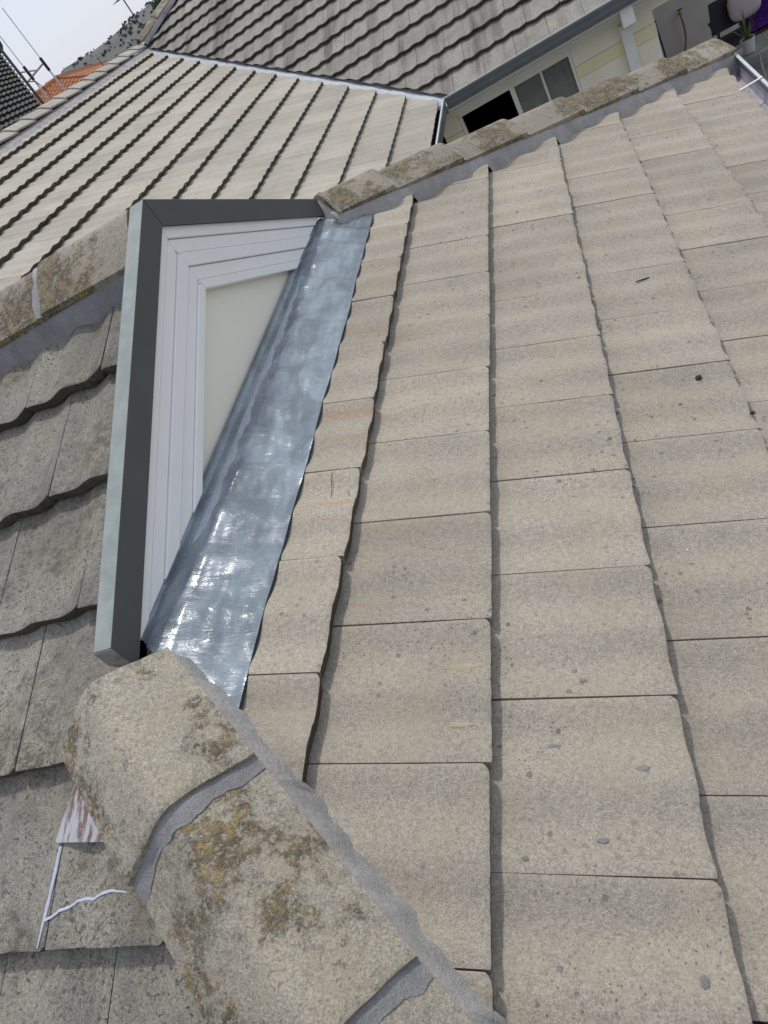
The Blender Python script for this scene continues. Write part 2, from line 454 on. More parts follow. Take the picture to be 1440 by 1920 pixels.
def field(slope, key, rows, urange, frame, planes, split=None, force_mass=False):
    """rows: (front point at u=0, joint offset); frame: (u,v,n); planes: [(co,no)] keep the inside"""
    u, v, n = frame
    mass = bmesh.new(); nm = 0; cnt = 0
    me_list = TM[key]
    for ri, (o, off) in enumerate(rows):
        k0 = math.floor((urange[0]-off)/W); k1 = math.ceil((urange[1]-off)/W)
        for k in range(k0, k1):
            uu = off + k*W
            jit = random.Random(ri*991 + k*37 + len(key)*5)
            ang = R(jit.uniform(-0.28, 0.28))
            base = o + u*(uu) + n*jit.uniform(-0.0014, 0.0014) + v*jit.uniform(-0.0022, 0.0022)
            cu = u*math.cos(ang) + v*math.sin(ang); cv = v*math.cos(ang) - u*math.sin(ang)
            mt = Matrix.Identity(4)
            for i in range(3): mt[i][0] = cu[i]; mt[i][1] = cv[i]; mt[i][2] = n[i]; mt[i][3] = base[i]
            corners = [base + u*a + v*b for a in (0, W) for b in (0, 0.395)]
            pl = split(base) if split else [planes]
            if all(any((c-V(co_)).dot(V(no_)) < 0 for (co_, no_) in []) for c in []) and False: pass
            me = me_list[jit.randrange(4)]
            states = []
            for ps in pl:
                s = 'in'
                for (co_, no_) in ps:
                    ds = [(c - V(co_)).dot(V(no_)) for c in corners]
                    if min(ds) > -0.004: s = 'out'; break
                    if max(ds) > 0.0005: s = 'cut'
                states.append((s, ps))
            states = [s for s in states if s[0] != 'out']
            if not states: continue
            cen = base + u*W*0.5 + v*0.16 + n*0.01
            vis = (not force_mass) and any(in_view(c_) for c_ in corners[:2]+[cen, base+v*0.3, base+u*W+v*0.3]) and not all(occluded(c_) for c_ in (cen, base, base+u*W, base+v*0.3, base+u*W+v*0.3))
            if vis and len(states) == 1 and states[0][0] == 'in':
                t = bpy.data.objects.new('roof_tile', me); C.objects.link(t)
                t.parent = slope; t.matrix_basis = mt; cnt += 1
                continue
            tmp = bpy.data.meshes.new('roof_tile')
            bm = bmesh.new()
            for (s, ps) in states:
                b2 = clip_bm(me, mt, ps if s == 'cut' else [])
                t2 = bpy.data.meshes.new('t'); b2.to_mesh(t2); b2.free()
                bm.from_mesh(t2); bpy.data.meshes.remove(t2)
            if not bm.faces: bm.free(); continue
            if vis:
                cc = sum((x.co for x in bm.verts), V())/len(bm.verts)
                bm.transform(Matrix.Translation(-cc))
                bm.to_mesh(tmp); bm.free(); tmp.materials.append(me.materials[0]); tmp.materials.append(M_edge)
                tmp.shade_smooth(); tmp.set_sharp_from_angle(angle=R(38))
                t = bpy.data.objects.new('roof_tile', tmp); C.objects.link(t); t.parent = slope; t.location = cc; cnt += 1
            else:
                bm.to_mesh(tmp); bm.free(); mass.from_mesh(tmp); bpy.data.meshes.remove(tmp); nm += 1
    if nm:
        mm = bpy.data.meshes.new('roof_tiles'); mass.to_mesh(mm); mm.materials.append(me_list[0].materials[0]); mm.materials.append(M_edge)
        mm.shade_smooth(); mm.set_sharp_from_angle(angle=R(38))
        o = link('roof_tiles', mm, slope); o['kind'] = 'stuff'
    mass.free()
    print('FIELD', key, cnt, 'mass', nm)

def sheet(name, pts, label=None):
    """underlay under one slope, 12 mm thick"""
    o = extrude_poly(name, pts, (0, 0, -0.012), M_under, house)
    if label: o['label'] = label
    return o

frM = (V((0, 1, 0)), V((-cp, 0, sp)), V((sp, 0, cp)))
frL = (V((1, 0, 0)), V((0, cp, sp)), V((0, -sp, cp)))
frK = (V((-1, 0, 0)), V((0, -cp, sp)), V((0, sp, cp)))
UD = -0.078
XE = 4*G*cp      # eave of the hip end
def mz(x): return -x*tp
def lz(y): return ZL + y*tp
def kz(y): return ZK - y*tp
def fz(x): return ZF - x*tp
def uz(y): return ZU + y*tp

# hip end slope (right)
slopeM = sheet('roof_slope', [(XG-0.05, HC1-XG+0.05, mz(XG-0.05)+UD), (XE-0.02, HC1-XE, mz(XE)+UD), (XE-0.02, HC2+XE, mz(XE)+UD), (XG-0.05, HC2+XG-0.05, mz(XG-0.05)+UD)],
               'hip end slope with rows of beige-grey tiles beside the flashing')
rowsM = []
offs = {-1: 0.4646, 0: 0.0, 1: 0.1391, 2: 0.2776, 3: 0.129, 4: 0.275}
for k in range(-1, 5):
    rowsM.append((V((k*GX, 0, -k*G*sp)), offs[k]))
hipM = [(V((HC1, 0, 0)), V((-1, -1, 0)).normalized()), (V((0, HC2, 0)), V((-1, 1, 0)).normalized())]
field(slopeM, 'M', rowsM, (-1.6, 5.0), frM, hipM)

# near side slope (left)
slopeL = sheet('roof_slope', [(-3.0, YR, lz(YR)+UD), (-3.0, -1.5, lz(-1.5)+UD), (HC1+1.5, -1.5, lz(-1.5)+UD), (HC1-0.45, 0.45, lz(0.45)+UD), (XG-0.05, 0.47, lz(0.47)+UD), (XG-0.05, YR, lz(YR)+UD)],
               'near side slope of pitted grey tiles left of the gablet')
rowsL = []
tL = -1.3146; xL = -1.133
for k in range(-1, 9):
    t = tL + k*G
    rowsL.append((V((0, -t*cp, ZL - t*sp)), xL + (0.0 if k % 2 == 0 else 0.15)))
top = (V((0, YR-0.02, 0)), V((0, 1, 0)))
hipL = (V((HC1, 0, 0)), V((1, 1, 0)).normalized())
def splitL(b):
    if b.y > 0.45: return [[(V((XG-0.045, 0, 0)), V((1, 0, 0))), top]]
    if b.y > 0.2: return [[(V((XG-0.045, 0, 0)), V((1, 0, 0))), (V((0, 0.47, 0)), V((0, -1, 0)))], [hipL, (V((0, 0.47, 0)), V((0, 1, 0)))]]
    return [[hipL]]
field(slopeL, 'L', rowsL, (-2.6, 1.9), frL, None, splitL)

# hidden far side of the wing
slopeK = sheet('roof_slope', [(-3.5, YR, kz(YR)+UD), (XG-0.05, YR, kz(YR)+UD), (XG-0.05, HC2+XG, kz(HC2+XG)+UD), (XE, HC2+XE, kz(HC2+XE)+UD), (-0.7, HC2+XE, kz(HC2+XE)+UD)], 'far side slope of the wing behind the hip caps')
rowsK = []
for k in range(0, 10):
    y = HC2 + XE - k*GX
    rowsK.append((V((0, y, kz(y))), 0.05 + (0.15 if k % 2 else 0)))
# valley of the hidden slope with the long pale slope: kz(y)=fz(x)
vk = ZK - ZF   # x tp = y tp - vk  ->  x - y = -vk/tp
field(slopeK, 'F', rowsK, (-1.3, 3.6), frK, [(V((0, HC2, 0)), V((1, -1, 0)).normalized()), (V((-vk/tp, 0, 0)), V((-1, 1, 0)).normalized()), (V((0, YR+0.02, 0)), V((0, -1, 0)))], force_mass=True)

# long pale slope (far left)
xr = SF*cp - GX*0.9
xe = (SF + 13*G)*cp
slopeF = sheet('roof_slope', [(xr, 1.9, fz(xr)+UD), (-3.4, 1.9, fz(-3.4)+UD), (xe-0.02, vk/tp+xe+0.25, fz(xe)+UD), (xe-0.02, VAL-xe+0.1, fz(xe)+UD), (xr, VAL-xr+0.1, fz(xr)+UD)], 'long pale cream slope behind the gablet')
rowsF = []
for k in range(0, 14):
    s = SF + k*G
    rowsF.append((V((s*cp, 0, ZF - s*sp)), 0.07 + (0.15 if k % 2 else 0)))
field(slopeF, 'F', rowsF, (2.0, 11.6), frM, [(V((VAL, 0, 0)), V((1, 1, 0)).normalized()), (V((-vk/tp, 0, 0)), V((1, -1, 0)).normalized()), (V((xr-0.03, 0, 0)), V((-1, 0, 0)))])

# far wing's near slope (top)
VU = VAL + 0.115
ye = VAL - xe - 0.02
slopeU = sheet('roof_slope', [(VU-ye, ye+0.02, uz(ye)+UD), (3.0, ye+0.02, uz(ye)+UD), (3.0, 14.5, uz(14.5)+UD), (-1.4, 14.5, uz(14.5)+UD), (VU-11.2, 11.2, uz(11.2)+UD)], 'grey streaked slope of the far wing above the slate gutter')
rowsU = []
for k in range(0, 22):
    y = 6.915 + k*GX
    rowsU.append((V((0, y, uz(y))), -0.21 + (0.15 if k % 2 else 0)))
hipUx = -4.86 - 11.11
field(slopeU, 'U', rowsU, (-5.2, 3.0), frL, [(V((VU, 0, 0)), V((-1, -1, 0)).normalized()), (V((hipUx, 0, 0)), V((-1, 1, 0)).normalized()), (V((0, 14.2, 0)), V((0, 1, 0)))])

# ------------------------------------------------------------------ caps and mortar
def section(hw, hc, he, rnd=0.035):
    """V section with a rounded crest: list of (a, h)"""
    pts = []
    for i in range(-20, 21):
        a = hw*i/20
        sl = (hc - he)/hw
        x = abs(a)
        y = hc - sl*math.sqrt(x*x + rnd*rnd) + sl*rnd*0.55
        pts.append((a, y))
    return pts

def cap(parent, o, d, lat, up, L, sec, mat, lift0=0.0, lift1=0.022, th=0.017, seed=0, name='ridge_cap', spread=0.03):
    """o: axis point at the upper end; d: unit direction down the hip; lift at upper and lower end"""
    st = [0, 0.1, 0.3, 0.55, 0.8, 0.95, 0.985, 1.0]
    v = []; f = []; n = len(sec)
    for q in st:
        wd = 1 + spread*q
        dr = -0.004 if q == 1.0 else (-0.0012 if q == 0.985 else 0)
        for j, (a, h) in enumerate(sec):
            e = 0.0018*nz(a*40+seed*3.1, q*7, seed)
            ee = 0.004*nz(a*25, seed*5.5) if q == 1.0 else 0
            v.append(o + d*(q*L + ee) + lat*(a*wd) + up*(h + lift0 + (lift1-lift0)*q + dr + e))
    for q in st:
        wd = 1 + spread*q
        for j, (a, h) in enumerate(sec):
            v.append(o + d*(q*L*0.999) + lat*(a*wd*0.97) + up*(h + lift0 + (lift1-lift0)*q - th))
    m = len(st); N = m*n
    for r in range(m-1):
        for j in range(n-1):
            a = r*n+j
            f.append((a, a+1, a+n+1, a+n)); f.append((N+a, N+a+n, N+a+n+1, N+a+1))
    for j in range(n-1):
        f.append((j, N+j, N+j+1, j+1)); a = (m-1)*n+j; f.append((a, a+1, N+a+1, N+a))
    for r in range(m-1):
        f.append((r*n, r*n+n, N+r*n+n, N+r*n)); a = r*n+n-1; f.append((a, N+a, N+a+n, a+n))
    return fix_normals(obj(name, v, f, mat, parent, 35))

def joint_mortar(parent, o, d, lat, up, sec, lift_hi, lift_lo, wid, mat, seed=0, th=0.017):
    """fillet of mortar in front of a cap's lower end, down on to the next cap"""
    rails = []
    n = len(sec)
    for q, hh in ((-0.02, -0.024), (0.0, -0.0125), (0.30, -0.004), (0.75, 0.0), (1.0, 0.0), (1.06, -0.012)):
        r = []
        for j, (a, h) in enumerate(sec):
            wob = 0.016*nz(a*14+seed*2.3, seed) + 0.006*nz(a*48, seed+4.0) + 0.0022*nz(a*130, seed+6.0) if q >= 0.7 else 0
            if q <= 0.0: z = h + lift_hi + hh
            elif q < 0.7: z = h + (lift_hi-0.010)*(1-q*1.2) + lift_lo*(q*1.2) + 0.001
            else: z = h + lift_lo + 0.0035 + hh
            r.append(o + d*(q*wid + wob) + lat*(a*1.0) + up*(z + 0.002*nz(a*35, q*5, seed)))
        rails.append(r)
    return sweep('mortar_joint', rails, mat, parent, 50)

# near hip
dh1 = V((1, -1, -tp)).normalized(); lat1 = V((1, 1, 0)).normalized(); up1 = lat1.cross(dh1).normalized()
if up1.z < 0: up1 = -up1
def hp1(a):      # point on the near hip line at plan coordinate a = (x-y)/sqrt2
    x = (a*math.sqrt(2) + HC1)/2; y = HC1 - x
    return V((x, y, mz(x))) - lat1*0.020
SEC1 = section(0.135, 0.108, 0.016, 0.022)
k3 = math.sqrt(1 + (tp/math.sqrt(2))**2)
hipcaps = [(-0.735, -0.435), (-0.455, -0.055), (-0.075, 0.305), (0.285, 0.685), (0.665, 1.065), (1.045, 1.44)]
for i, (a0, a1) in enumerate(hipcaps):
    l0 = 0.0 if i else 0.008
    cap(house, hp1(a0), dh1, lat1, up1, (a1-a0)*k3, SEC1, M_capnear, l0, 0.024, seed=i+1)
    if i < len(hipcaps)-1:
        joint_mortar(house, hp1(a1), dh1, lat1, up1, SEC1, 0.024, 0.002, 0.030, M_mortar_d, seed=i+1)

def bedding(name, axis, d, lat, up, a0, a1, side, rows, mat, tilez, seed=0, n=120, wid=0.03, top_a=0.135, top_h=0.012, rag=0.010):
    """mortar strip from under the cap edge out on to the tiles. axis(a)->point, side=+1/-1 along lat; tilez(x,y)->roof height"""
    r = [[], [], [], [], []]
    for i in range(n+1):
        a = a0 + (a1-a0)*i/n
        p = axis(a)
        tk = top_a + 0.002*nz(a*30, seed)
        w1 = wid*(1 + 0.25*nz(a*9, seed+2)) + rag*nz(a*26, seed+5) + 0.5*rag*nz(a*80, seed+8)
        pt = p + lat*side*(tk-0.03) + up*(top_h+0.012)
        pe = p + lat*side*tk + up*top_h
        po = p + lat*side*(tk + w1)
        zo = tilez(po.x, po.y)
        po.z = zo + 0.0035
        pm = pe.lerp(po, 0.55); pm.z += 0.003 + 0.002*nz(a*40, seed+1)
        pq = po + lat*side*0.003; pq.z = zo - 0.014
        for rr, q in zip(r, (pt, pe, pm, po, pq)): rr.append(q)
    return sweep(name, r, mat, house, 60)

def tile_h(s_along, wav, phase):
    """height of tile surface above the plane of the front edges, s measured down the slope in gauges"""
    k = math.ceil(s_along/G - 1e-6)
    v = k*G - s_along
    return -T*v/G + AMP*math.cos(2*math.pi*TW*(wav-phase)/W)
def mtile(x, y): return mz(x) + tile_h(x/cp, y, 0.0)/cp
def ltile(x, y):
    t = (-y)/cp
    return lz(y) + tile_h(t - tL, x, xL)/cp
bedding('mortar_bedding', hp1, dh1, lat1, up1, -0.74, 1.44, 1, 0, M_mortar, mtile, 1, 300, 0.022, 0.129, 0.006, 0.009)
bedding('mortar_bedding', hp1, dh1, lat1, up1, -0.74, 1.44, -1, 0, M_mortar, ltile, 4, 260, 0.018, 0.129, 0.004, 0.006)

# far hip
dh2 = V((1, 1, -tp)).normalized(); lat2 = V((1, -1, 0)).normalized(); up2 = dh2.cross(lat2).normalized()
if up2.z < 0: up2 = -up2
def hp2(a):
    x = (a*math.sqrt(2) - HC2)/2; y = x + HC2
    return V((x, y, mz(x)))
SEC2 = section(0.142, 0.088, -0.012)
far = [(1.48, 1.77), (1.75, 2.15), (2.13, 2.53), (2.51, 2.91), (2.89, 3.29), (3.27, 3.67), (3.65, 4.09)]
for i, (a0, a1) in enumerate(far):
    cap(house, hp2(a0), dh2, lat2, up2, (a1-a0)*k3, SEC2, M_cap, 0.0, 0.020, seed=i+20)
    if i < len(far)-1:
        joint_mortar(house, hp2(a1), dh2, lat2, up2, SEC2, 0.02, 0.002, 0.016, M_mortar, seed=i+20)
bedding('mortar_bedding', hp2, dh2, lat2, up2, 1.46, 4.08, 1, 0, M_mortar, mtile, 11, 300, 0.020, 0.138, -0.006, 0.009)
# mortar plug closing the far hip beside the gablet
plug = []
for q in range(0, 7):
    r = []
    for j, (a, h) in enumerate(SEC2):
        t = q/6
        r.append(hp2(1.495 - 0.035*t - 0.006*nz(a*40, t*4, 2)) + lat2*(a*(1.04+0.06*t)) + up2*((h+0.006)*(1-t) + (-abs(a)*0.30 - 0.012)*t + 0.003*nz(a*50, t*6)))
    plug.append(r)
sweep('mortar_plug', plug, M_mortar, house, 60)

# wing ridge
def rp(x): return V((x, YR, lz(YR)))
SECR = section(0.142, 0.085, -0.034)
dR = V((-1, 0, 0)); latR = V((0, 1, 0)); upR = V((0, 0, 1))
for i, (x0, x1) in enumerate([(-0.70, -1.06), (-1.05, -1.43), (-1.42, -1.80), (-1.79, -2.17), (-2.16, -2.54), (-2.53, -2.91)]):
    cap(house, rp(x0), dR, latR, upR, x0-x1, SECR, M_cap, 0.0, 0.012, seed=i+40)
    joint_mortar(house, rp(x1), dR, latR, upR, SECR, 0.012, 0.001, 0.028, M_mortar, seed=i+40)
bedding('mortar_bedding', lambda a: rp(-a), dR, latR, upR, 0.69, 2.9, -1, 0, M_mortar_d, ltile, 21, 220, 0.018, 0.139, -0.034, 0.009)

# ridge of the long pale slope
def frp(y): return V((xr-0.02, y, fz(xr)-0.005))
SECF = section(0.15, 0.085, -0.01)
y = 2.0; i = 0
while y < VAL - xr - 0.1:
    y1 = min(y+0.40, VAL - xr)
    cap(house, frp(y1), V((0, -1, 0)), V((1, 0, 0)), V((0, 0, 1)), y1-y+0.02, SECF, M_cappale, 0.0, 0.02, seed=i+60)
    y += 0.40; i += 1
rl = [[], [], []]
for q in range(0, 190):
    yy = 2.0 + q*(VAL-xr-2.0)/189
    rl[0].append(V((xr+0.10, yy, fz(xr+0.12)+0.03))); rl[1].append(V((xr+0.16+0.012*nz(yy*6, 1), yy, fz(xr+0.16)+0.008)))
    rl[2].append(V((xr+0.21+0.02*nz(yy*9, 3), yy, fz(xr+0.21)-0.03)))
sweep('mortar_bedding', rl, M_mortar, house, 60)
# back of that slope, so that the ridge is closed
sheet('roof_slope', [(xr-0.02, 1.9, fz(xr)-0.02), (xr-0.02, VAL-xr, fz(xr)-0.02), (xr-4.5, VAL-xr+4.5, fz(xr)-4.5*tp), (xr-4.5, 1.9, fz(xr)-4.5*tp)], 'back slope hidden behind the pale ridge')

# hip of the far wing
dh3 = V((-1, -1, -tp)).normalized(); lat3 = V((-1, 1, 0)).normalized(); up3 = V((0, 0, 1))
hx0 = V((-4.80, 11.17, uz(11.17)))
SEC3 = section(0.13, 0.095, 0.01)
for i in range(9):
    o = hx0 - dh3*(0.40*(i+1))
    cap(house, o, dh3, lat3, up3, 0.42, SEC3, M_cap, 0.0, 0.02, seed=i+90)
r3 = [[], [], []]
for q in range(60):
    p = hx0 - dh3*(0.06*q)
    r3[0].append(p - lat3*0.10 + up3*0.03); r3[1].append(p - lat3*(0.155+0.01*nz(q*0.3, 7)) + up3*0.005)
    r3[2].append(p - lat3*(0.18+0.015*nz(q*0.4, 8)) - up3*0.045)
sweep('mortar_bedding', r3, M_mortar_d, house, 60)

# valley lining
vp = []
for k in range(0, 60):
    x = xe + 0.05 + (xr - 0.15 - xe - 0.05)*k/59
    vp.append(x)
rails = []
for dd, dz in ((-0.09, -0.055), (0.0, -0.050), (0.05, -0.052), (0.12, -0.056), (0.24, -0.065)):
    r = []
    for x in vp:
        yy = VAL - x + dd*math.sqrt(2)*0.5; xx = x + dd*math.sqrt(2)*0.5
        z = fz(xx) if dd < 0 else uz(yy)
        r.append(V((xx, yy, max(fz(xx), uz(yy)) + dz + 0.003*nz(x*4, dd*20))))
    rails.append(r)
sweep('valley_lining', rails, M_valley, house, 60)

# ------------------------------------------------------------------ gablet
gab = extrude_poly('gablet', [(XG-0.030, 0.52, mz(XG)+0.012), (XG-0.030, YR, 0.70), (XG-0.030, 2*YR-0.52, mz(XG)+0.012)], (-0.02, 0, 0), M_cream, house)
gab['label'] = 'triangular gablet with cream infill, white boards and grey barge flashing'
APZ = 0.830       # apex of the barge, outer edge
def rake(yy, off):      # height of a line parallel to the rakes, off below the outer edge (vertical)
    return APZ - abs(yy-YR)*(0.822-0.345)/(YR-0.462) - off
SLOPE = (0.822-0.345)/(YR-0.462)
ZB = mz(XG) + 0.014
def rake_strip(name, side, o0, o1, x0, x1, zb, mat, bev=0.0, yend=None):
    """board between two lines parallel to the rake, mitred at the apex, cut off level at zb"""
    def ycut(o): return YR + side*(APZ - o - zb)/SLOPE
    pts = [(x0, YR, APZ-o0), (x0, ycut(o0), zb), (x0, ycut(o1), zb), (x0, YR, APZ-o1)]
    if yend is not None:
        def zz(yy, o): return rake(yy, o)
        pts = [(x0, YR, APZ-o0), (x0, yend, zz(yend, o0)), (x0, yend + side*-0.0, zz(yend, o1)), (x0, YR, APZ-o1)]
    o = extrude_poly(name, pts, (x1-x0, 0, 0), mat, gab)
    if bev:
        bm = bmesh.new(); bm.from_mesh(o.data)
        bmesh.ops.bevel(bm, geom=bm.edges[:], offset=bev, segments=2, affect='EDGES')
        bm.to_mesh(o.data); bm.free()
    return o
OI, OB = 0.077, 0.280     # barge inner edge, inner edge of the boards
fr = [0.0, 0.18, 0.40, 0.62, 0.84, 1.0]
for side in (-1, 1):
    for i in range(5):
        o0 = OI - (0.004 if i == 0 else 0) + (OB-OI)*fr[i]; o1 = OI + (OB-OI)*fr[i+1]
        st = (0.0, -0.005, 0.0, -0.005, 0.0)[i]
        rake_strip('trim_board', side, o0 + 0.0011, o1 - 0.0011, XG+st, XG-0.028, ZB, M_board, 0.0018)
    backing = rake_strip('backing_board', side, OI, OB-0.004, XG-0.016, XG-0.0295, ZB+0.002, M_board)
    # barge face
    yend = 0.462 if side < 0 else 2.735
    rake_strip('barge_flashing', side, 0.0, OI, XG+0.012, XG+0.009, ZB, M_barge, 0, yend)
    # inner return of the barge
    def zz(yy, o): return rake(yy, o)
    extrude_poly('barge_return', [(XG+0.009, YR, APZ-OI), (XG+0.009, yend, zz(yend, OI)), (XG-0.002, yend, zz(yend, OI)), (XG-0.002, YR, APZ-OI)], (0, 0, 0.0015), M_bargeedge, gab)
    # top flange
    tp_ = extrude_poly('barge_top', [(XG+0.0115, YR, APZ+0.0012), (XG+0.0115, yend, zz(yend, 0)+0.0012), (XG-0.036, yend, zz(yend, 0)+0.0012), (XG-0.036, YR, APZ+0.0012)], (0, 0, -0.0022), M_bargetop, gab)
    tp_['label'] = 'pale top face of the barge flashing'
    # folded down back edge
    extrude_poly('barge_back', [(XG-0.0362, YR, APZ), (XG-0.0362, yend, zz(yend, 0)), (XG-0.0362, yend, zz(yend, 0.05)), (XG-0.0362, YR, APZ-0.05)], (-0.0018, 0, 0), M_barge, gab)
# closed lower end of the near barge
ye_ = 0.4615
extrude_poly('barge_end', [(XG+0.012, ye_, rake(ye_, 0.001)), (XG-0.038, ye_, rake(ye_, 0.001)), (XG-0.038, ye_, rake(ye_, 0.046)), (XG+0.012, ye_, rake(ye_, OI))], (0, -0.0016, 0), M_bargetop, gab)
# mitre seam at the apex
extrude_poly('mitre_seam', [(XG+0.0125, YR-0.0012, APZ-0.001), (XG+0.0125, YR+0.0012, APZ-0.001), (XG+0.0125, YR+0.0012, APZ-OI), (XG+0.0125, YR-0.0012, APZ-OI)], (-0.001, 0, 0), M_bargeedge, gab)
for (dy, o) in ((-0.012, 0.085), (-0.010, 0.15), (-0.012, 0.255)):
    yy = YR + dy
    box('nail_head', (XG-0.001, yy-0.002, APZ-o-0.002), (XG+0.0022, yy+0.002, APZ-o+0.002), M_alloy, gab)

# flashing sheet on the hip end slope
NX, NY = 70, 420
y0f, y1f = 0.34, 2.80
def edge_x(y): return -0.441 + 0.0016*math.cos(2*math.pi*2*y/W) - 0.010*max(0, y-1.9)/0.8 + 0.005*nz(y*4, 2) + 0.0015*nz(y*14, 4)
fv = []; ff = []
for j in range(NY+1):
    y = y0f + (y1f-y0f)*j/NY
    ex = edge_x(y)
    for i in range(NX+1):
        q = i/NX
        x = XG - 0.022 + (ex - (XG - 0.022))*q
        s = x/cp
        k = math.ceil(s/G - 1e-6); v_ = k*G - s
        flat_ = min(1.0, max(0.0, (x - (XG - 0.022) - 0.02)/0.07)); flat_ = flat_*flat_*(3-2*flat_)
        wav = AMP*flat_*(0.8 + 0.5*nz(y*3.3, 41))*math.cos(2*math.pi*TW*(y + 0.012*nz(y*5, x*6, 43))/W)
        h = -T*v_/G + wav*0.75
        ks = -2
        if s > ks*G:      # below the hidden step: lead eased over it
            h = max(h, wav*0.75 - (s - ks*G)*0.100)
        h += 0.0055
        d_ = x - (XG - 0.022)
        if d_ < 0.016: h += 0.016*(1 - d_/0.016)**2
        env = min(1, d_/0.03)*min(1, (1-q)/0.06 + 0.15)
        h += env*(0.0022*nz(x*11, y*17, 1) + 0.0013*nz(x*24, y*47, 5) + 0.0008*nz(x*50, y*14, 9))
        fv.append(V((x + h*sp, y, mz(x) + h*cp)))
n = NX+1
for j in range(NY):
    for i in range(NX):
        a = j*n+i; ff.append((a, a+1, a+n+1, a+n))
# keep it between the two hips
def keep(p): return (p.x+p.y) > HC1 + 0.10 and (p.y-p.x) < HC2 - 0.08
ff = [f for f in ff if all(keep(fv[i]) for i in f)]
fl = obj('roof_flashing', fv, ff, M_flash, house, 80)
fl['label'] = 'glossy blue-grey metal flashing strip below the gablet'
bm = bmesh.new(); bm.from_mesh(fl.data); bmesh.ops.delete(bm, geom=[v for v in bm.verts if not v.link_faces], context='VERTS'); bm.to_mesh(fl.data); bm.free()
ed = [[], []]
for j in range(NY+1):
    p = fv[j*n+NX]
    if not keep(p): continue
    ed[0].append(p + V((0.0006, 0, 0.0002))); ed[1].append(p + V((0.0015, 0, -0.0075)))
sweep('flashing_edge', ed, M_flash_edge, fl)

# added pale strip imitating the boards' reflection in the flashing
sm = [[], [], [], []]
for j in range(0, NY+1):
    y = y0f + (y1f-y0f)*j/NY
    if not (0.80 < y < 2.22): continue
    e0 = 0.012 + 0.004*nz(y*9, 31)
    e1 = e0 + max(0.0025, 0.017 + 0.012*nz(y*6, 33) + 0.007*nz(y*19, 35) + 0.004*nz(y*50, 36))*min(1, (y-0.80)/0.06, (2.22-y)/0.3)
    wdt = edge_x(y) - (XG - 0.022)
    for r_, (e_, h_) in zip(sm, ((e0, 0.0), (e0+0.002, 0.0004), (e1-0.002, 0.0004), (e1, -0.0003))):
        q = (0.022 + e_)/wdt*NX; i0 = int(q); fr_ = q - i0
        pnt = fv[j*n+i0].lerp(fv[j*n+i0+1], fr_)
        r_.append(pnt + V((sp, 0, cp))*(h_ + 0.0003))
sweep('board_reflection', sm, plain('reflection_blue_grey', (0.33, 0.38, 0.43), 0.3, 0.5, 0.12, 20, bumpd=0.0006, bscale=50), fl, 60)

# ------------------------------------------------------------------ repairs on the near hip
def onL(x, y, h=0.0): return V((x, y - h*sp, ltile(x, y) + h*cp))
def onM(x, y, h=0.0): return V((x + h*sp, y, mtile(x, y) + h*cp))
def patch_mat():
    t = NT('patch_stained_metal')
    st = t.noise(1.0, 5, 0.65, t.map((55, 12, 12)), 0.4)
    c = t.mix(t.ramp(st, 0.42, 0.56), (0.40, 0.42, 0.45), (0.17, 0.105, 0.085))
    c = t.mix(t.ramp(t.noise(60, 4), 0.5, 0.7, 0, 0.5), c, (0.36, 0.33, 0.30))
    return t.out(c, 0.45, t.bump(t.noise(50, 3), 0.002, 0.6), 0.4, 0.2)
M_patch = patch_mat()
pa = [onL(-0.822, 0.293, 0.006), onL(-0.695, 0.178, 0.008), onL(-0.846, 0.188, 0.008)]
po = extrude_poly('metal_patch', pa, V((0, 0, -0.002)), M_patch, house)
po['label'] = 'stained triangular metal patch tucked under the near hip cap'
def bead(pts, rad, seed):
    """flat smear of sealant pressed into the tile"""
    fine = []
    for (a_, b_) in zip(pts, pts[1:]):
        for q in range(6): fine.append((a_[0]+(b_[0]-a_[0])*q/6, a_[1]+(b_[1]-a_[1])*q/6))
    fine.append(pts[-1]); n_ = len(fine)
    tube('sealant_bead', [onL(x + 0.0010*nz(i*0.5, seed), y + 0.0010*nz(i*0.45, seed+2), 0.0004) for i, (x, y) in enumerate(fine)],
         [rad*(1 + 0.35*nz(i*0.4, seed+5))*(0.4 + 0.6*min(1, (n_-1-i)/8)) for i in range(n_)], M_seal, house, 8, 0.45)
bead([(-0.836, 0.180), (-0.838, 0.14), (-0.842, 0.096), (-0.847, 0.06), (-0.853, 0.020)], 0.0044, 1)
bead([(-0.842, 0.062), (-0.826, 0.066), (-0.810, 0.076), (-0.79, 0.083), (-0.775, 0.093), (-0.755, 0.096), (-0.73, 0.093), (-0.706, 0.097), (-0.675, 0.100), (-0.645, 0.098)], 0.0030, 7)

# smears of mortar and chipped scars on the tiles of the hip end slope
def blob(name, x, y, rx, ry, h, mat, parent, seed, fn=onM, label=None):
    v = [fn(x, y, h)]; f = []; NB = 22
    for ring, (q, hh) in enumerate(((0.55, h*0.85), (0.9, h*0.35), (1.06, -0.001))):
        for k in range(NB):
            t = 2*math.pi*k/NB
            rr = q*(1 + 0.5*nz(math.cos(t)*1.6+seed, math.sin(t)*1.6, seed) + 0.14*nz(math.cos(t)*5, math.sin(t)*5, seed+3))
            v.append(fn(x + rx*rr*math.cos(t), y + ry*rr*math.sin(t), hh + (0.0008*nz(k*1.7, ring, seed) if ring < 2 else 0)))
    for k in range(NB): f.append((0, 1+k, 1+(k+1) % NB))
    for r in range(2):
        for k in range(NB):
            a = 1+r*NB+k; b = 1+r*NB+(k+1) % NB
            f.append((a, a+NB, b+NB, b))
    o = fix_normals(obj(name, v, f, mat, parent, 60))
    if label: o['label'] = label
    return o

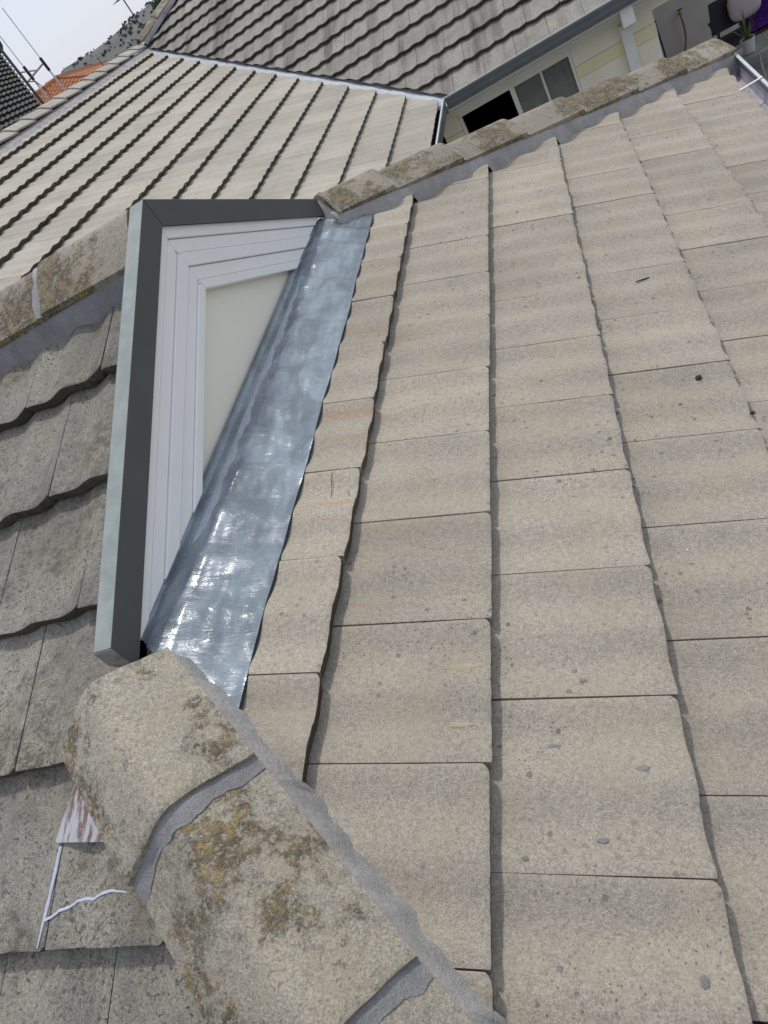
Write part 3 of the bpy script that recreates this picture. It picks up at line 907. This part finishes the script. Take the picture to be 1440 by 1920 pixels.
def px(u, v_, h=0.0):
    """point of the hip end slope seen at picture position (u, v_) - used once to read off positions"""
    r = FWD + RIGHT*((u-720)/FPX) + DOWN*((v_-960)/FPX)
    t = (h - (CAM.z + CAM.x*tp))/(r.z + r.x*tp)
    q = CAM + r*t
    return q.x, q.y
for i, (u, v_, rx, ry) in enumerate([(1103, 1487, 0.017, 0.012), (1150, 1361, 0.008, 0.005), (1061, 1354, 0.012, 0.006), (1212, 1447, 0.010, 0.005), (1139, 1515, 0.007, 0.006), (1128, 1573, 0.008, 0.005), (1004, 1342, 0.007, 0.004), (1030, 1390, 0.012, 0.004), (1074, 1252, 0.005, 0.005), (1092, 1275, 0.007, 0.004), (1046, 1815, 0.005, 0.005), (1327, 1848, 0.006, 0.009), (980, 1605, 0.005, 0.004), (1385, 1210, 0.010, 0.006)]):
    x, y = px(u, v_, -0.015)
    blob('mortar_splash', x, y, rx, ry, 0.0005, M_splash, slopeM, i+3)
for i, (u, v_, rx, ry) in enumerate([(864, 1249, 0.034, 0.010), (860, 1357, 0.028, 0.005)]):
    x, y = px(u, v_, -0.01)
    blob('chipped_scar', x, y, rx, ry, 0.0020, M_crust, slopeM, i+31)

M_crack = plain('crack_dark', (0.03, 0.027, 0.022), 0.95, 0.05)
for pts_ in ([(622, 884), (620, 898), (617, 910), (613, 931)], [(648, 917), (651, 922), (652, 930)]):
    w3 = [px(u, v_, 0.0) for u, v_ in pts_]
    fine = []
    for (a_, b_) in zip(w3, w3[1:]):
        for q in range(4): fine.append((a_[0]+(b_[0]-a_[0])*q/4 + 0.0012*nz(q*1.7+a_[1]*40, 3), a_[1]+(b_[1]-a_[1])*q/4))
    tube('crack', [onM(x, y, 0.0002) for x, y in fine], [0.0011*(0.5+abs(nz(i*0.9, 4))) for i in range(len(fine))], M_crack, slopeM, 6, 0.4)

# loose bits lying on the tiles
def lump(name, x, y, r, mat, label, cat, seed, fl_=0.6):
    bm = bmesh.new(); bmesh.ops.create_icosphere(bm, subdivisions=3, radius=r)
    for v in bm.verts:
        d = v.co.normalized(); v.co *= 1 + 0.35*nz(d.x*2+seed, d.y*2, d.z*2) + 0.15*nz(d.x*6, d.y*6, d.z*6+seed)
        v.co.z *= fl_
    m = bpy.data.meshes.new(name); bm.to_mesh(m); bm.free(); m.materials.append(mat); m.shade_smooth()
    o = link(name, m); p = onM(x, y, r*fl_*0.7); o.location = p
    return tag(o, label, cat)
x, y = px(1309, 711, -0.02); lump('moss_clump', x, y, 0.0085, M_moss, 'dark round moss clump lying on a tile at right', 'moss', 2)
x, y = px(1283, 1022, -0.02); lump('paint_chip', x, y, 0.0042, M_chip, 'tiny white paint chip on a tile below the moss clump', 'chip', 5, 0.4)
x, y = px(1413, 785, -0.02); lump('moss_clump', x, y, 0.006, M_moss, 'small brown moss crumb at the right picture edge', 'moss', 8)
x, y = px(1203, 524, -0.02)
tw = tube('twig', [onM(x-0.02, y-0.012, 0.004), onM(x, y, 0.005), onM(x+0.022, y+0.008, 0.004)], 0.0022, M_moss)
tag(tw, 'short dark twig lying on a tile in the upper right', 'twig')

# ------------------------------------------------------------------ gutters
def gutter(a, b, inward, zt, wd, dp, m_out, m_in, m_lip, label, endcaps=(True, True)):
    """open trough from a to b (plan points of the outer lip); inward: unit plan vector to the roof"""
    a = V(a); b = V(b); inn = V(inward); th = 0.003
    def rail(off, z): return [V((a.x+inn.x*off, a.y+inn.y*off, z)), V((b.x+inn.x*off, b.y+inn.y*off, z))]
    outer = sweep('gutter', [rail(0, zt), rail(0, zt-dp*0.3), rail(0.006, zt-dp*0.34), rail(0.006, zt-dp*0.7), rail(0.016, zt-dp), rail(wd, zt-dp), rail(wd, zt-0.02),
                             rail(wd-th, zt-0.02), rail(wd-th, zt-dp+th), rail(0.02, zt-dp+th), rail(0.006+th, zt-dp*0.7), rail(th, zt-dp*0.3), rail(th, zt)], m_out, house, None, True)
    outer['label'] = label
    sweep('gutter_lining', [rail(wd-th-0.001, zt-0.02), rail(wd-th-0.001, zt-dp+th+0.001), rail(0.021, zt-dp+th+0.001), rail(0.007+th, zt-dp*0.7), rail(th+0.001, zt-dp*0.3), rail(th+0.001, zt-0.004)], m_in, outer)
    sweep('gutter_lip', [rail(-0.003, zt-0.008), rail(-0.003, zt+0.003), rail(0.012, zt+0.003), rail(0.012, zt-0.004)], m_lip, outer, None, True)
    return outer
gM = gutter((XE+0.085, -1.7), (XE+0.085, 4.72), (-1, 0), -0.505, 0.10, 0.10, M_gut_dark, M_gut_in, M_gut_lip, 'pale lined gutter along the eave of the hip end')
gutter((XE+0.085, 4.7215), (-0.75, 4.7215), (0, -1), -0.505, 0.10, 0.10, M_gut_dark, M_gut_in, M_gut_lip, 'gutter along the hidden far eave of the wing')
extrude_poly('gutter_strap', [(XE-0.03, 3.93, -0.495), (XE+0.087, 3.97, -0.499), (XE+0.087, 3.985, -0.499), (XE-0.03, 3.945, -0.495)], (0, 0, 0.003), M_white, gM)
box('eave_mortar', (XE-0.06, -1.7, mz(XE)-0.075), (XE-0.004, 4.62, mz(XE)-0.034), concrete('eave_bedding', (0.33, 0.27, 0.25), spots=0.2), house)
xl = xe + 0.055
gutter((xl, 4.5), (xl, 6.885), (-1, 0), -0.425, 0.11, 0.10, M_gut_dark, M_room, M_gut_lip, 'slate gutter along the pale slope eave')
gutter((xl+0.001, 6.884), (3.0, 6.884), (0, 1), -0.425, 0.11, 0.11, M_gut_dark, M_room, M_gut_lip, 'slate gutter of the far wing above the window')

# ------------------------------------------------------------------ far wing walls
YW = 7.30
def part(name, a, b, mat, bev=0.0, parent=None, label=None):
    o = box(name, a, b, mat, parent or house, bev)
    if label: o['label'] = label
    return o
part('fascia', (xl-0.02, 6.985, -0.575), (3.0, 7.01, -0.44), M_white)
part('frieze_board', (xl-0.2, 7.255, -0.698), (1.32, 7.279, -0.575), M_white, 0.002)
part('soffit', (xl-0.2, 7.012, -0.60), (3.0, 7.26, -0.585), M_soffit)
wl_ = part('wall', (xe-0.15, YW, -2.85), (-0.63, YW+0.1, -0.66), M_wall, 0, None, 'cream board wall under the far wing gutter')
part('wall_panel', (0.495, YW, -2.85), (1.20, YW+0.1, -0.66), M_wall, 0, wl_)
part('wall_panel', (-0.629, YW+0.002, -2.85), (0.494, YW+0.1, -1.13), M_wall, 0, wl_)
for (x0, x1) in ((xe-0.15, -0.632), (0.497, 1.215)):
    part('wall_board', (x0, YW-0.014, -0.952), (x1, YW-0.0005, -0.85), M_wallband, 0.002, wl_)
    part('wall_board', (x0, YW-0.008, -1.50), (x1-0.003, YW-0.0005, -0.956), M_wall, 0.002, wl_)
    part('wall_board', (x0, YW-0.008, -0.846), (x1-0.003, YW-0.0005, -0.70), M_wall, 0.002, wl_)
# house walls not in view, plain
part('wall', (xe-0.3, HC2+XE-0.5, -2.85), (xe-0.2, 7.28, -0.6), M_wall, 0, None, 'cream wall under the pale slope gutter')
part('wall', (-0.6, HC2+XE-0.55, -2.85), (XE-0.35, HC2+XE-0.45, -0.62), M_wall, 0, None, 'cream wall under the far eave of the wing')
part('wall', (XE-0.45, HC1-XE, -2.85), (XE-0.35, HC2+XE-0.56, -0.62), M_wall, 0, None, 'cream wall under the hip end eave')
# window
win = part('window', (-0.628, YW-0.012, -0.735), (0.494, YW+0.05, -0.699), M_alu, 0.003, None, 'white framed sliding window with grey curtains under the slate gutter')
for (x0, x1) in ((-0.628, -0.597), (-0.10, -0.055), (0.468, 0.494)):
    part('window_frame', (x0, YW-0.010, -1.12), (x1, YW+0.05, -0.7355), M_alu, 0.003, win)
part('window_frame', (0.196, YW-0.004, -1.09), (0.216, YW+0.04, -0.7355), M_alu, 0.002, win)
part('window_frame', (-0.597, YW-0.010, -1.125), (0.468, YW+0.05, -1.09), M_alu, 0.003, win)
for (x0, x1) in ((-0.054, 0.195), (0.217, 0.467)):
    part('window_pane', (x0, YW+0.018, -1.0895), (x1, YW+0.022, -0.736), M_glass, 0, win)
cv = [[], []]
for q in range(160):
    x = -0.05 + 0.515*q/159
    yy = YW + 0.09 + 0.018*math.sin(x*95 + 2*nz(x*8, 1)) + 0.008*nz(x*30, 2)
    cv[0].append(V((x, yy, -1.2))); cv[1].append(V((x, yy, -0.66)))
sweep('curtain', cv, M_curtain, win, 60)
v, f = box_vf((-0.9, YW+0.101, -2.8), (1.18, 10.5, -0.55))
obj('room_lining', v, [q[::-1] for i, q in enumerate(f) if i != 2], M_room, house)
# downpipe
dpo = part('downpipe', (0.925, 7.215, -2.8), (1.02, 7.285, -0.72), M_white, 0.006, None, 'white square downpipe on the cream wall')
part('downpipe_head', (0.942, 6.94, -0.685), (1.047, 7.05, -0.535), M_white, 0.005, dpo)
extrude_poly('downpipe_elbow', [(0.947, 7.0, -0.64), (0.947, 7.05, -0.64), (0.947, 7.28, -0.715), (0.947, 7.215, -0.76), (0.947, 7.0, -0.68)], (0.08, 0, 0), M_white, dpo)
# porch
part('lintel', (1.20, YW, -0.752), (3.0, YW+0.12, -0.60), M_wall, 0.002, None, 'cream lintel over the porch opening')
part('wall', (1.10, YW+0.101, -2.85), (1.198, 12.5, -0.5), M_porch, 0, None, 'shaded side wall of the porch')
part('wall', (1.20, 12.42, -2.85), (4.2, 12.55, -0.5), M_porch, 0, None, 'shaded grey back wall of the porch')
part('porch_ceiling', (1.20, YW+0.13, -0.60), (3.0, 12.41, -0.56), M_soffit)

# ------------------------------------------------------------------ ground
gv = []; gf = []
gr = obj('ground', [(-1500, -1500, -2.86), (1500, -1500, -2.86), (1500, 1500, -2.86), (-1500, 1500, -2.86)], [(0, 1, 2, 3)], M_ground)
gr['kind'] = 'structure'
pt = box('patio', (0.9, 4.0, -2.9), (6.5, 12.41, -2.81), M_patio); pt['kind'] = 'structure'

# ------------------------------------------------------------------ porch things
FL = -2.81
# tap and hose
tapo = thing('garden_tap', 'small brass tap on the shaded porch wall', 'tap', (2.07, 12.40, -2.2))
M_brass = plain('brass_tap', (0.30, 0.20, 0.08), 0.4, 0.5, 0.1, 20, 0.6)
tube('tap_body', [(2.07, 12.415, -2.19), (2.07, 12.36, -2.19), (2.07, 12.33, -2.20), (2.07, 12.32, -2.26)], [0.017, 0.016, 0.016, 0.014], M_brass, tapo)
tube('tap_handle', [(2.035, 12.35, -2.135), (2.07, 12.35, -2.13), (2.105, 12.35, -2.135)], 0.009, M_black, tapo)
tube('tap_stem', [(2.07, 12.35, -2.19), (2.07, 12.35, -2.13)], 0.009, M_brass, tapo)
M_hose = plain('hose_olive', (0.22, 0.17, 0.06), 0.5, 0.3, 0.1, 10)
hz = [(2.07, 12.32, -2.262), (2.08, 12.32, -2.36), (2.07, 12.33, -2.52), (2.03, 12.33, -2.66), (1.985, 12.32, -2.765), (1.93, 12.28, FL+0.016), (1.85, 12.2, FL+0.015), (1.79, 12.1, FL+0.015), (1.70, 12.05, FL+0.015)]
tag(tube('garden_hose', hz, 0.014, M_hose), 'olive garden hose hanging from the brass tap', 'hose')
M_navy = plain('navy_plastic', (0.02, 0.03, 0.07), 0.5, 0.3)
bro = thing('broom', 'dark blue broom leaning in the porch corner', 'broom', (1.75, 12.2, FL))
tube('handle', [(1.73, 12.36, -2.10), (1.755, 12.25, FL+0.10)], 0.013, M_navy, bro)
v_, f_ = box_vf((1.68, 12.20, FL), (1.83, 12.29, FL+0.12)); obj('brush_head', v_, f_, M_navy, bro)
# table
tb = thing('patio_table', 'small round grey patio table under the potted plant', 'table', (2.32, 9.55, FL))
M_table = plain('table_grey', (0.30, 0.32, 0.31), 0.35, 0.4, 0.1, 8)
tv = []; tf = []; NS = 40
for (r_, z_) in ((0.0, -2.205), (0.195, -2.205), (0.205, -2.198), (0.215, -2.20), (0.215, -2.22), (0.19, -2.228), (0.0, -2.228)):
    for k in range(NS):
        t = 2*math.pi*k/NS; tv.append((2.34 + r_*math.cos(t), 9.58 + r_*math.sin(t), z_))
for r_ in range(6):
    for k in range(NS):
        k2 = (k+1) % NS; tf.append((r_*NS+k, r_*NS+k2, (r_+1)*NS+k2, (r_+1)*NS+k))
obj('table_top', tv, tf, M_table, tb, 40)
for k in range(3):
    t = R(-70 + 120*k)
    tube('leg', [(2.34+0.10*math.cos(t), 9.58+0.10*math.sin(t), -2.225), (2.34+0.15*math.cos(t), 9.58+0.15*math.sin(t), -2.5), (2.34+0.20*math.cos(t), 9.58+0.20*math.sin(t), FL)], 0.014, M_table, tb)
# pot plant
pp = thing('potted_plant', 'spiky green plant in a pale grey pot on the patio table', 'plant', (2.30, 9.52, -2.20))
M_pot = plain('pot_pale', (0.46, 0.47, 0.47), 0.6, 0.3, 0.1, 15)
M_soil = plain('soil', (0.05, 0.035, 0.02), 0.95, 0.1)
pv = []; pf = []
prof = [(0.0, -2.198), (0.058, -2.198), (0.066, -2.12), (0.073, -2.065), (0.078, -2.062), (0.078, -2.045), (0.070, -2.045), (0.067, -2.07)]
for (r_, z_) in prof:
    for k in range(28):
        t = 2*math.pi*k/28; pv.append((2.30+r_*math.cos(t), 9.52+r_*math.sin(t), z_))
for r_ in range(len(prof)-1):
    for k in range(28):
        k2 = (k+1) % 28; pf.append((r_*28+k, r_*28+k2, (r_+1)*28+k2, (r_+1)*28+k))
obj('pot', pv, pf, M_pot, pp, 40)
sv = [(2.30+0.067*math.cos(2*math.pi*k/24), 9.52+0.067*math.sin(2*math.pi*k/24), -2.066) for k in range(24)]
obj('soil', sv, [tuple(range(24))], M_soil, pp)
M_leaf = plain('leaf_green', (0.10, 0.15, 0.035), 0.5, 0.3, 0.3, 12)
M_leaf2 = plain('leaf_yellow', (0.30, 0.24, 0.06), 0.55, 0.3, 0.2, 12)
lr = random.Random(3)
for k in range(15):
    t = lr.uniform(0, 6.28); L_ = lr.uniform(0.16, 0.36); lean = lr.uniform(0.15, 0.75)
    a = V((2.30+0.02*math.cos(t), 9.52+0.02*math.sin(t), -2.066)); v_ = []; f_ = []
    side = V((-math.sin(t), math.cos(t), 0))
    for q in range(8):
        s_ = q/7
        c_ = a + V((math.cos(t), math.sin(t), 0))*(L_*lean*s_**1.3) + V((0, 0, 1))*(L_*(s_ - 0.45*lean*s_*s_))
        wd = 0.0085*(1-s_**2.5) + 0.0006
        v_ += [c_ - side*wd, c_ + V((0, 0, -0.003)), c_ + side*wd]
    for q in range(7):
        b_ = q*3; f_ += [(b_, b_+1, b_+4, b_+3), (b_+1, b_+2, b_+5, b_+4)]
    obj('leaf', v_, f_, M_leaf if k % 3 else M_leaf2, pp, 60)
# chair with a purple cloth
ch = thing('garden_chair', 'black garden chair behind the potted plant', 'chair', (2.5, 10.75, FL))
part('seat', (2.20, 10.55, -2.40), (2.90, 11.05, -2.36), M_black, 0.01, ch)
for (x_, y_) in ((2.22, 10.58), (2.88, 10.58), (2.22, 11.02), (2.88, 11.02)):
    tube('leg', [(x_, y_, FL), (x_, y_, -2.38)], 0.016, M_black, ch)
extrude_poly('backrest', [(2.20, 11.03, -2.30), (2.90, 11.03, -2.30), (2.86, 11.12, -1.95), (2.24, 11.12, -1.95)], (0, 0.025, 0), M_black, ch)
tube('armrest', [(2.20, 10.57, -2.38), (2.20, 10.57, -2.17), (2.20, 11.06, -2.15)], 0.02, M_black, ch)
tube('armrest', [(2.90, 10.57, -2.38), (2.90, 10.57, -2.17), (2.90, 11.06, -2.15)], 0.02, M_black, ch)
M_purple = plain('purple_cloth', (0.055, 0.012, 0.13), 0.85, 0.1, 0.3, 10)
rl = []
for q in range(14):
    r = []
    for k in range(16):
        x = 2.52 + 0.36*k/15
        s_ = q/13
        if s_ < 0.45: p = V((x, 10.56 + 0.45*s_/0.45, -2.352))
        else: p = V((x, 11.01 + 0.07*(s_-0.45)/0.55, -2.352 + 0.42*(s_-0.45)/0.55))
        p += V((0.01*nz(q*0.7, k*0.7), -0.012*abs(nz(k*0.8, q*0.5, 2)), 0.012 + 0.014*nz(k*0.9, q*0.6, 5)))
        r.append(p)
    rl.append(r)
tag(sweep('purple_cloth', rl, M_purple, None, 60), 'purple cloth draped over the black garden chair', 'cloth')
M_pink = plain('cushion_pinkish', (0.46, 0.41, 0.42), 0.8, 0.15, 0.08, 8)
bm = bmesh.new(); bmesh.ops.create_icosphere(bm, subdivisions=4, radius=1.0)
for v in bm.verts:
    c_ = v.co.copy()
    def se(t, e): return math.copysign(abs(t)**e, t)
    v.co = V((se(c_.x, 0.65)*0.19, se(c_.y, 0.9)*0.055, se(c_.z, 0.65)*0.17))
m_ = bpy.data.meshes.new('cushion'); bm.to_mesh(m_); bm.free(); m_.materials.append(M_pink); m_.shade_smooth()
cu = link('cushion', m_); cu.location = (2.60, 10.93, -2.09); cu.rotation_euler = (R(-14), 0, R(4))
tag(cu, 'pale pinkish cushion leaning on the purple cloth', 'cushion')

# ------------------------------------------------------------------ antennas behind the pale ridge
at = thing('radio_antenna', 'dark mast with two tall thin whips behind the pale ridge', 'antenna', (-5.6, 9.35, 0.5))
m0 = V((-5.69, 9.49, 0))
tube('mast', [m0 + V((0, 0, 0.4)), m0 + V((0, 0, 3.2))], 0.020, M_steel, at)
w1 = V((-5.40, 9.65, 0)); w2 = V((-5.61, 9.54, 0))
tube('whip', [w1 + V((0, 0, 1.30)), w1 + V((0, 0, 1.72))], 0.011, M_whip, at)
tube('whip', [w1 + V((0, 0, 1.84)), w1 + V((0, 0, 2.46))], 0.0055, M_alloy, at)
tube('insulator', [w1 + V((0, 0, 1.70)), w1 + V((0, 0, 1.86))], 0.020, M_black, at)
tube('whip', [w2 + V((0, 0, 1.30)), w2 + V((0, 0, 1.73))], 0.011, M_whip, at)
tube('whip', [w2 + V((0, 0, 1.88)), w2 + V((0, 0, 2.9))], 0.0055, M_alloy, at)
tube('insulator', [w2 + V((0, 0, 1.72)), w2 + V((0, 0, 1.89))], 0.020, M_black, at)
tube('bracket', [m0 + V((0, 0, 1.74)), w1 + V((0, 0, 1.80))], 0.012, M_alloy, at)
tube('bracket', [m0 + V((0, 0, 1.87)), m0.lerp(w1, 0.62) + V((0, 0, 1.78))], 0.010, M_alloy, at)
tube('cable', [m0 + V((0.02, 0, 1.74)), m0 + V((0.09, 0.04, 1.70)), m0 + V((0.13, 0.07, 1.56)), m0 + V((0.10, 0.05, 1.42)), m0 + V((0.03, 0.02, 1.36))], 0.006, M_black, at)

def yagi(name, base, h, ang, n, label, k_=1.0):
    a_ = thing(name, label, 'antenna', base)
    b = V(base)
    tube('mast', [b, b + V((0, 0, h))], 0.03*k_, M_steel, a_)
    d = V((math.cos(ang), math.sin(ang), 0)); e = V((-d.y, d.x, 0))
    tube('boom', [b + V((0, 0, h*0.9)) - d*0.6*k_, b + V((0, 0, h*0.9)) + d*0.6*k_], 0.022*k_, M_alloy, a_)
    for k in range(n):
        c_ = b + V((0, 0, h*0.9)) + d*(-0.55 + 1.1*k/(n-1))*k_
        tube('element', [c_ - e*0.28*k_, c_ + e*0.28*k_], 0.014*k_, M_alloy, a_)
yagi('tv_antenna', (-13.05, 25.6, 1.5), 0.8, 2.2, 5, 'small television antenna above the orange tiled roof', 0.5)
yagi('tv_antenna', (-8.6, 20.0, 1.2), 1.55, 2.4, 5, 'television antenna rising behind the lichen covered hip at top', 0.6)

# ------------------------------------------------------------------ neighbours
nb = thing('neighbour_house', 'house with dark green ribbed tile roof at the left edge', 'house', (-10, 12, -2.86))
al = V((-0.329, 0.944, 0)).normalized()
P0 = V((-7.55, 12.29, 1.45)); P1 = V((-9.3, 15.05, 2.86))
M_dark = concrete('tile_dark_green', (0.040, 0.048, 0.046), spots=0.2, pits=0.3)
nc = 17
dn = (P1-P0)/nc
nrm_ = al.cross(dn).normalized()
if nrm_.z < 0: nrm_ = -nrm_
for k in range(nc):
    lo = P0 + dn*k; hi = P0 + dn*(k+1.15)
    L_ = 5.0
    rr = [[], []]
    nseg = 60
    for i in range(nseg+1):
        q = i/nseg
        bumpz = 0.016*math.cos(q*L_/0.30*2*math.pi)
        rr[0].append(lo - al*(q*L_) + nrm_*(0.05 + bumpz)); rr[1].append(hi - al*(q*L_) + nrm_*(0.002 + bumpz))
    low = [p - nrm_*0.06 for p in rr[0]]
    sweep('roof_course', [low, rr[0], rr[1]], M_dark, nb)
hb = [P1 + dn*0.4 - al*q*0.33 for q in range(0, 12)]
for q in range(11):
    tube('ridge_cap', [hb[q] + al*0.02 + nrm_*0.03, hb[q+1] + nrm_*0.03], [0.16, 0.13], M_dark, nb, 14)
extrude_poly('wall', [P0 + V((0, 0, -0.1)), P0 - al*5 + V((0, 0, -0.1)), P0 - al*5 + V((0, 0, -4.2)), P0 + V((0, 0, -4.2))], V((-1.0, -0.3, 0))*3, M_porch, nb)

ob = thing('neighbour_house', 'far house with orange clay tile roof below the hill', 'house', (-15, 27, -2.86))
def clay():
    t = NT('clay_tiles')
    c = t.mix(t.ramp(t.noise(14, 4, 0.6), 0.3, 0.7), (0.36, 0.15, 0.075), (0.50, 0.235, 0.13))
    c = t.mix(t.ramp(t.noise(50, 2), 0.55, 0.7, 0, 0.5), c, (0.22, 0.10, 0.06))
    return t.out(c, 0.9, None, 0.2)
M_clay = clay()
RL = [V((-18.4, 23.2, 2.40)), V((-14.8, 25.6, 2.46)), V((-20.16, 39.76, 2.46))]
def offs_(p, q):
    d = (q-p).normalized(); o = V((d.y, -d.x, 0)).normalized()
    return o if o.dot(CAM-p) > 0 else -o
oA, oB = offs_(RL[0], RL[1]), offs_(RL[1], RL[2])
oM = (oA + oB).normalized()*1.25
rows_ = 24
for (p, q, dp_, dq_) in ((RL[0], RL[1], oA, oM), (RL[1], RL[2], oM, oB)):
    rr = []
    for k in range(rows_):
        for e_ in (0.0, 0.985):
            t_ = (k+e_)/rows_; r = []
            for i in range(361):
                a_ = p.lerp(q, i/360); d_ = dp_.lerp(dq_, i/360)
                r.append(a_ + d_*(3.0*t_) + V((0, 0, -1.35*t_ + 0.03*e_ + 0.014*math.cos(i/360*(q-p).length/0.20*2*math.pi))))
            rr.append(r)
    sweep('roof_slope', rr, M_clay, ob)
    back = [p + V((0, 0, -0.03)), q + V((0, 0, -0.03)), q - dq_*3.0 + V((0, 0, -1.38)), p - dp_*3.0 + V((0, 0, -1.38))]
    obj('roof_slope', back, [(0, 1, 2, 3)], M_clay, ob)
    nq = int((q-p).length/0.4)
    for k in range(nq):
        a_ = p.lerp(q, k/nq); b_ = p.lerp(q, (k+1.08)/nq)
        tube('ridge_cap', [a_, b_], [0.11, 0.085], M_clay, ob, 10)
    wa = p + dp_*2.6; wb2 = q + dq_*2.6
    extrude_poly('wall', [V((wa.x, wa.y, 1.25)), V((wb2.x, wb2.y, 1.25)), V((wb2.x, wb2.y, -2.86)), V((wa.x, wa.y, -2.86))], -(dp_+dq_)*2.4, M_porch, ob)

# ------------------------------------------------------------------ hill and trees
def hillmat():
    t = NT('hill_scrub')
    c = t.mix(t.ramp(t.noise(0.02, 5, 0.65), 0.35, 0.65), (0.10, 0.11, 0.105), (0.155, 0.16, 0.145))
    c = t.mix(t.ramp(t.noise(0.12, 4, 0.6), 0.55, 0.7, 0, 0.8), c, (0.045, 0.06, 0.05))
    return t.out(c, 0.95, None, 0.1)
M_hill = hillmat()
prof_ = [(140, -3), (128, -2), (122.5, 4), (121.2, 13), (120.5, 18.6), (119.9, 21.0), (119.0, 20.4), (117.8, 19.6), (116.7, 19.2), (114.9, 20.0), (113.3, 20.6), (112.1, 21.4), (110.7, 22), (104, 30), (92, 34), (75, 24), (60, -3)]
def hill_h(az):
    for (a1, h1), (a2, h2) in zip(prof_, prof_[1:]):
        if a1 >= az >= a2:
            t = (a1-az)/(a1-a2); return h1 + (h2-h1)*t
    return -3
hv = []; hf = []; NA, NR = 240, 26
def hill_pt(az, q):
    rr = 210 + 190*q if q <= 1 else 400 + 260*(q-1)
    e = hill_h(az)
    z = -3 + (e+3)*(math.sin(min(q, 1)*math.pi/2)**1.25) if q <= 1 else -3 + (e+3)*(1 - 0.35*(q-1)**2)
    z += 0.5*nz(az*0.8, q*6)*min(1, q*2)*min(1, max(0, (e+3)/8))
    return V((CAM.x + rr*math.cos(R(az)), CAM.y + rr*math.sin(R(az)), z))
for i in range(NA+1):
    az = 140 - 80*i/NA
    for j in range(NR+1): hv.append(hill_pt(az, 2.0*j/NR))
for i in range(NA):
    for j in range(NR):
        a = i*(NR+1)+j; hf.append((a, a+1, a+NR+2, a+NR+1))
hill = fix_normals(obj('hill', hv, hf, M_hill, None, 80)); hill['kind'] = 'structure'
M_tree = plain('far_tree_green', (0.075, 0.088, 0.085), 0.95, 0.05, 0.4, 0.8)
tr = random.Random(11)
tv_ = []; tf_ = []
for k in range(220):
    az = tr.choice([tr.gauss(114.6, 0.9), tr.gauss(112.5, 1.2), tr.gauss(117.2, 1.2)])
    q = tr.uniform(0.25, 0.85)
    p = hill_pt(az, q); rr = tr.uniform(0.25, 0.85)
    for l in range(26):
        d = V((tr.gauss(0, 1), tr.gauss(0, 1), abs(tr.gauss(0, 1)))).normalized()
        c_ = p + V((0, 0, rr*0.5)) + d*rr*tr.uniform(0.5, 1.0)
        a = V((tr.gauss(0, 1), tr.gauss(0, 1), tr.gauss(0, 1))).normalized()*rr*0.45
        b = d.cross(a).normalized()*rr*0.45
        i0 = len(tv_); tv_ += [c_ - a - b*0.4, c_ + a*0.6 - b, c_ + b + a*0.2]; tf_.append((i0, i0+1, i0+2))
tt = obj('hillside_scrub', tv_, tf_, M_tree); tt['kind'] = 'stuff'
tt['label'] = 'dark scrub and trees scattered over the far hill'; tt['category'] = 'scrub'
# a nearer tree beyond the far wing
tree = thing('tree', 'dark green tree top behind the antenna at the top edge', 'tree', (-21.6, 55.5, -2.86))
b0 = V((-21.6, 55.5, 0))
tube('trunk', [b0 + V((0, 0, -2.86)), b0 + V((0.1, 0, 1.0)), b0 + V((0, 0.1, 3.0))], [0.28, 0.2, 0.12], plain('bark', (0.09, 0.07, 0.05), 0.9), tree)
lv = []; lf = []
for k in range(2600):
    d = V((tr.gauss(0, 1), tr.gauss(0, 1), tr.gauss(0, 1))).normalized()
    cl = b0 + V((0, 0, 3.3)) + V((d.x*1.3, d.y*1.3, d.z*1.1))*(0.55+0.45*tr.random())*(1+0.4*nz(d.x*2, d.y*2, d.z*2))
    a = V((tr.gauss(0, 1), tr.gauss(0, 1), tr.gauss(0, 1))).normalized()*0.16; b = a.cross(V((tr.gauss(0, 1), tr.gauss(0, 1), tr.gauss(0, 1)))).normalized()*0.09
    i0 = len(lv); lv += [cl - a, cl + b, cl + a, cl - b]; lf.append((i0, i0+1, i0+2, i0+3))
obj('crown', lv, lf, plain('tree_leaf', (0.05, 0.075, 0.04), 0.8, 0.1, 0.4, 2), tree)
